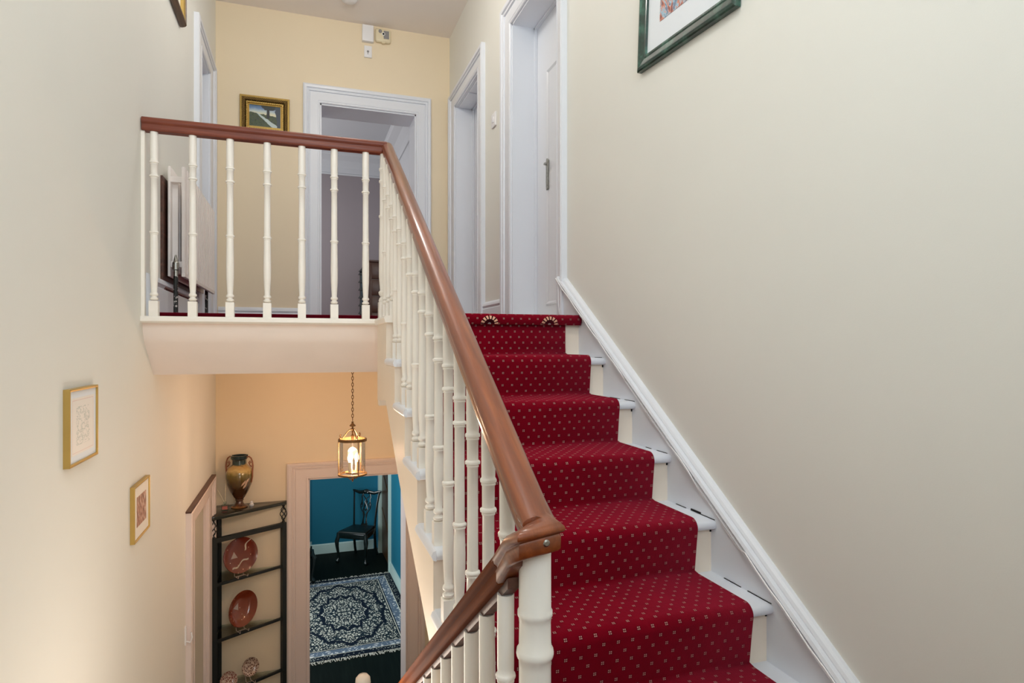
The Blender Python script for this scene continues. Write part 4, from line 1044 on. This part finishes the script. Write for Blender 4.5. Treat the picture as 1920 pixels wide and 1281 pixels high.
for s in (-1, 1):
    mb = MB()
    for i in range(150):
        x = -0.74 + 1.48 * i / 149 + random.uniform(-0.004, 0.004); l = random.uniform(0.035, 0.075); dx = random.uniform(-0.035, 0.035)
        mb.prism([(x - 0.0035, 1.13), (x + 0.0035, 1.13), (x + dx + 0.003, 1.13 + l), (x + dx - 0.003, 1.13 + l)], lambda q, k: (q[0], s * q[1], (0.002, 0.007)[k]))
    f = obj('fringe', mb, M['fringe'], rg, world=False); f['kind'] = 'stuff'

# chippendale style chairs
def make_chair(label, loc, rz):
    t = thing('dining_chair', label, 'chair', loc, rz)
    kw = dict(world=False, smooth=True, angle=45)
    # seat rail and drop-in seat (front is -y)
    out = [(-0.245, -0.215), (0.245, -0.215), (0.195, 0.215), (-0.195, 0.215)]
    obj('seat_rail', MB().prism(out, lambda q, k: (q[0], q[1], (0.375, 0.455)[k])), M['chair'], t, world=False, bevel=0.006)
    rings = []
    for g, z in ((0.93, 0.450), (0.93, 0.468), (0.88, 0.480), (0.6, 0.487), (0.2, 0.489)):
        rings.append([(x * g, y * g, z) for x, y in out])
    obj('seat', MB().loft(rings), M['leather'], t, **kw)
    for s in (-1, 1):
        mb = MB(); x, y = s * 0.222, -0.192
        mb.tube([(x, y, 0.455), (x + s * 0.004, y - 0.004, 0.40), (x + s * 0.020, y - 0.022, 0.33), (x + s * 0.016, y - 0.018, 0.25), (x + s * 0.004, y - 0.004, 0.14), (x, y, 0.075), (x + s * 0.004, y - 0.006, 0.055), (x + s * 0.012, y - 0.014, 0.035), (x + s * 0.014, y - 0.016, 0.016), (x + s * 0.012, y - 0.014, 0.0)],
                [0.030, 0.032, 0.034, 0.025, 0.018, 0.015, 0.018, 0.030, 0.030, 0.020], 10)
        obj('leg', mb, M['chair'], t, **kw)
        mb = MB(); x, y = s * 0.178, 0.20
        mb.tube([(x, y, 0.46), (x, y + 0.002, 0.30), (x, y + 0.03, 0.12), (x + s * 0.004, y + 0.07, 0.0)], [0.021, 0.021, 0.020, 0.020], 8)
        obj('leg', mb, M['chair'], t, **kw)
        mb = MB()
        mb.tube([(x, y, 0.45), (x + s * 0.006, y + 0.015, 0.60), (x + s * 0.020, y + 0.045, 0.80), (x + s * 0.034, y + 0.075, 0.94), (x + s * 0.046, y + 0.085, 0.985)], [0.020, 0.018, 0.017, 0.017, 0.014], 8, flat=0.8)
        obj('stile', mb, M['chair'], t, **kw)
    mb = MB()
    cr = [(-0.245, 0.295, 0.995), (-0.20, 0.288, 0.985), (-0.13, 0.282, 0.965), (-0.06, 0.282, 0.972), (0, 0.283, 0.985), (0.06, 0.282, 0.972), (0.13, 0.282, 0.965), (0.20, 0.288, 0.985), (0.245, 0.295, 0.995)]
    mb.tube(cr, [0.012, 0.022, 0.026, 0.030, 0.040, 0.030, 0.026, 0.022, 0.012], 10, flat=0.5)
    obj('crest_rail', mb, M['chair'], t, **kw)
    mb = MB()
    for i in range(7):
        a = PI * (0.1 + 0.8 * i / 6); mb.tube([(0, 0.272, 0.965), (0.018 * math.cos(a), 0.264, 0.965 + 0.018 * math.sin(a)), (0.038 * math.cos(a), 0.268, 0.968 + 0.042 * math.sin(a))], [0.003, 0.007, 0.004], 6)
    obj('carved_shell', mb, M['chair'], t, **kw)
    def sp(z): return 0.205 + 0.08 * ((z - 0.46) / 0.5) ** 1.1
    mb = MB()
    for s in (-1, 1):
        for pts in ([(0.016, 0.50), (0.018, 0.58), (0.030, 0.66), (0.062, 0.72), (0.070, 0.78), (0.056, 0.83), (0.040, 0.80), (0.044, 0.755), (0.060, 0.74)],
                    [(0.030, 0.50), (0.022, 0.56), (0.010, 0.63), (0.030, 0.70), (0.012, 0.77), (-0.018, 0.83), (0.014, 0.885), (0.048, 0.92), (0.040, 0.955)],
                    [(0.062, 0.775), (0.052, 0.86), (0.062, 0.90), (0.050, 0.95)],
                    [(0.0, 0.69), (0.024, 0.74), (0.014, 0.80), (0.0, 0.83)]):
            mb.tube([(s * x * 1.25, sp(z) - 0.002, z) for x, z in pts], 0.0098, 7, flat=0.7)
    mb.box((-0.05, 0.190, 0.455), (0.05, 0.215, 0.50))
    obj('pierced_splat', mb, M['chair'], t, **kw)
    return t
make_chair('black carved dining chair standing in the corner of the blue room', (0.817, 9.80, FL), -0.574)
make_chair('dark chair mostly hidden behind the left door jamb of the blue room', (-0.16, 8.95, FL + 0.011), 0.95)

# ------------------------------------------------------------------ bedroom behind the upper doorway
struct('floor_bedroom', MB().box((-1.5, YF + 0.3, LAND - 0.1), (1.8, 9.3, LAND)), M['carpet'], label='bedroom floor')
struct('wall_bedroom_far', MB().box((-1.5, 9.07, LAND), (1.8, 9.2, 2.75)), M['mauve'], label='mauve bedroom wall')
def BW(y): return 1.215 - 0.02 * (y - 6)
struct('wall_bedroom_right', MB().box((1.20, YF + 0.3, LAND), (1.3, 9.07, 2.75)), M['pale_blue'], label='pale bedroom side wall')
struct('wall_bedroom_left', MB().box((-1.6, YF + 0.3, LAND), (-1.5, 9.3, 2.75)), M['mauve'])
struct('ceiling_bedroom', MB().box((-1.6, YF + 0.3, 2.70), (1.8, 9.3, 2.78)), M['pale_blue'])
cp = [(0, 0), (0.015, 0), (0.02, 0.02), (0.012, 0.03), (0.02, 0.10), (0.07, 0.19), (0.15, 0.24), (0.17, 0.27), (0.17, 0.30), (0, 0.30)]
struct('trim_2', MB().prism(cp, lambda q, k: ((-1.5, 1.20)[k], 9.07 - q[0], 2.40 + q[1])), M['pale_blue'], label='white cornice above the mauve bedroom wall')
struct('trim_3', MB().prism(cp, lambda q, k: (1.20 - q[0], (YF + 0.3, 9.07)[k], 2.40 + q[1])), M['pale_blue'], label='cornice along the pale bedroom wall')
chs = thing('chest_of_drawers', 'dark walnut chest against the mauve bedroom wall', 'chest', (1.02, 8.72, LAND))
obj('carcass', MB().box((0.862, 8.50, LAND + 0.06), (1.19, 9.04, 1.12)), M['chest'], chs, bevel=0.004)
obj('top', MB().box((0.850, 8.48, 1.12), (1.195, 9.05, 1.145)), M['chest'], chs, bevel=0.004)
for i in range(4):
    dr = obj('drawer', MB().box((0.885, 8.485, LAND + 0.09 + i * 0.225), (1.17, 8.50, LAND + 0.30 + i * 0.225)), M['chest'], chs, bevel=0.004)
    obj('knob', MB().lathe([(0.008, 0), (0.016, 0.02), (0.010, 0.028)], 10, (1.03, 8.485, LAND + 0.195 + i * 0.225), mtx=Matrix.Rotation(PI / 2, 4, 'X')), M['brass'], dr, smooth=True)
for x in (0.89, 1.15):
    for y in (8.54, 9.0): obj('foot', MB().box((x - 0.025, y - 0.025, LAND), (x + 0.025, y + 0.025, LAND + 0.06)), M['chest'], chs)
mb = MB(); pf = [(0.05, LAND)]
for i in range(8):
    z = LAND + 0.02 + i * 0.105; pf += [(0.030, z), (0.030, z + 0.055), (0.052, z + 0.06), (0.032, z + 0.095)]
pf += [(0.05, 0.99), (0.012, 1.03), (0.0, 1.05)]
mb.lathe(pf, 8, (0.765, 8.55, 0))
tag(obj('carved_stand', mb, M['chair']), 'dark tiered carved stand beside the walnut chest', 'stand')

# things that repeat share a group phrase; each keeps its own label
GROUPS = {'plate': 'plates on the corner shelf', 'plate stand': 'plate stands on the corner shelf', 'picture': 'framed pictures on the walls',
          'balustrade': 'balustrades round the stairwell', 'chair': 'dark chairs in the blue room', 'staircase': 'two flights of the staircase'}
for o in SC.objects:
    if o.parent is None and o.get('category') in GROUPS: o['group'] = GROUPS[o['category']]

# ------------------------------------------------------------------ lift everything so that the hall floor is z = 0
for o in list(SC.objects):
    if o.parent is None: o.location.z += EYE
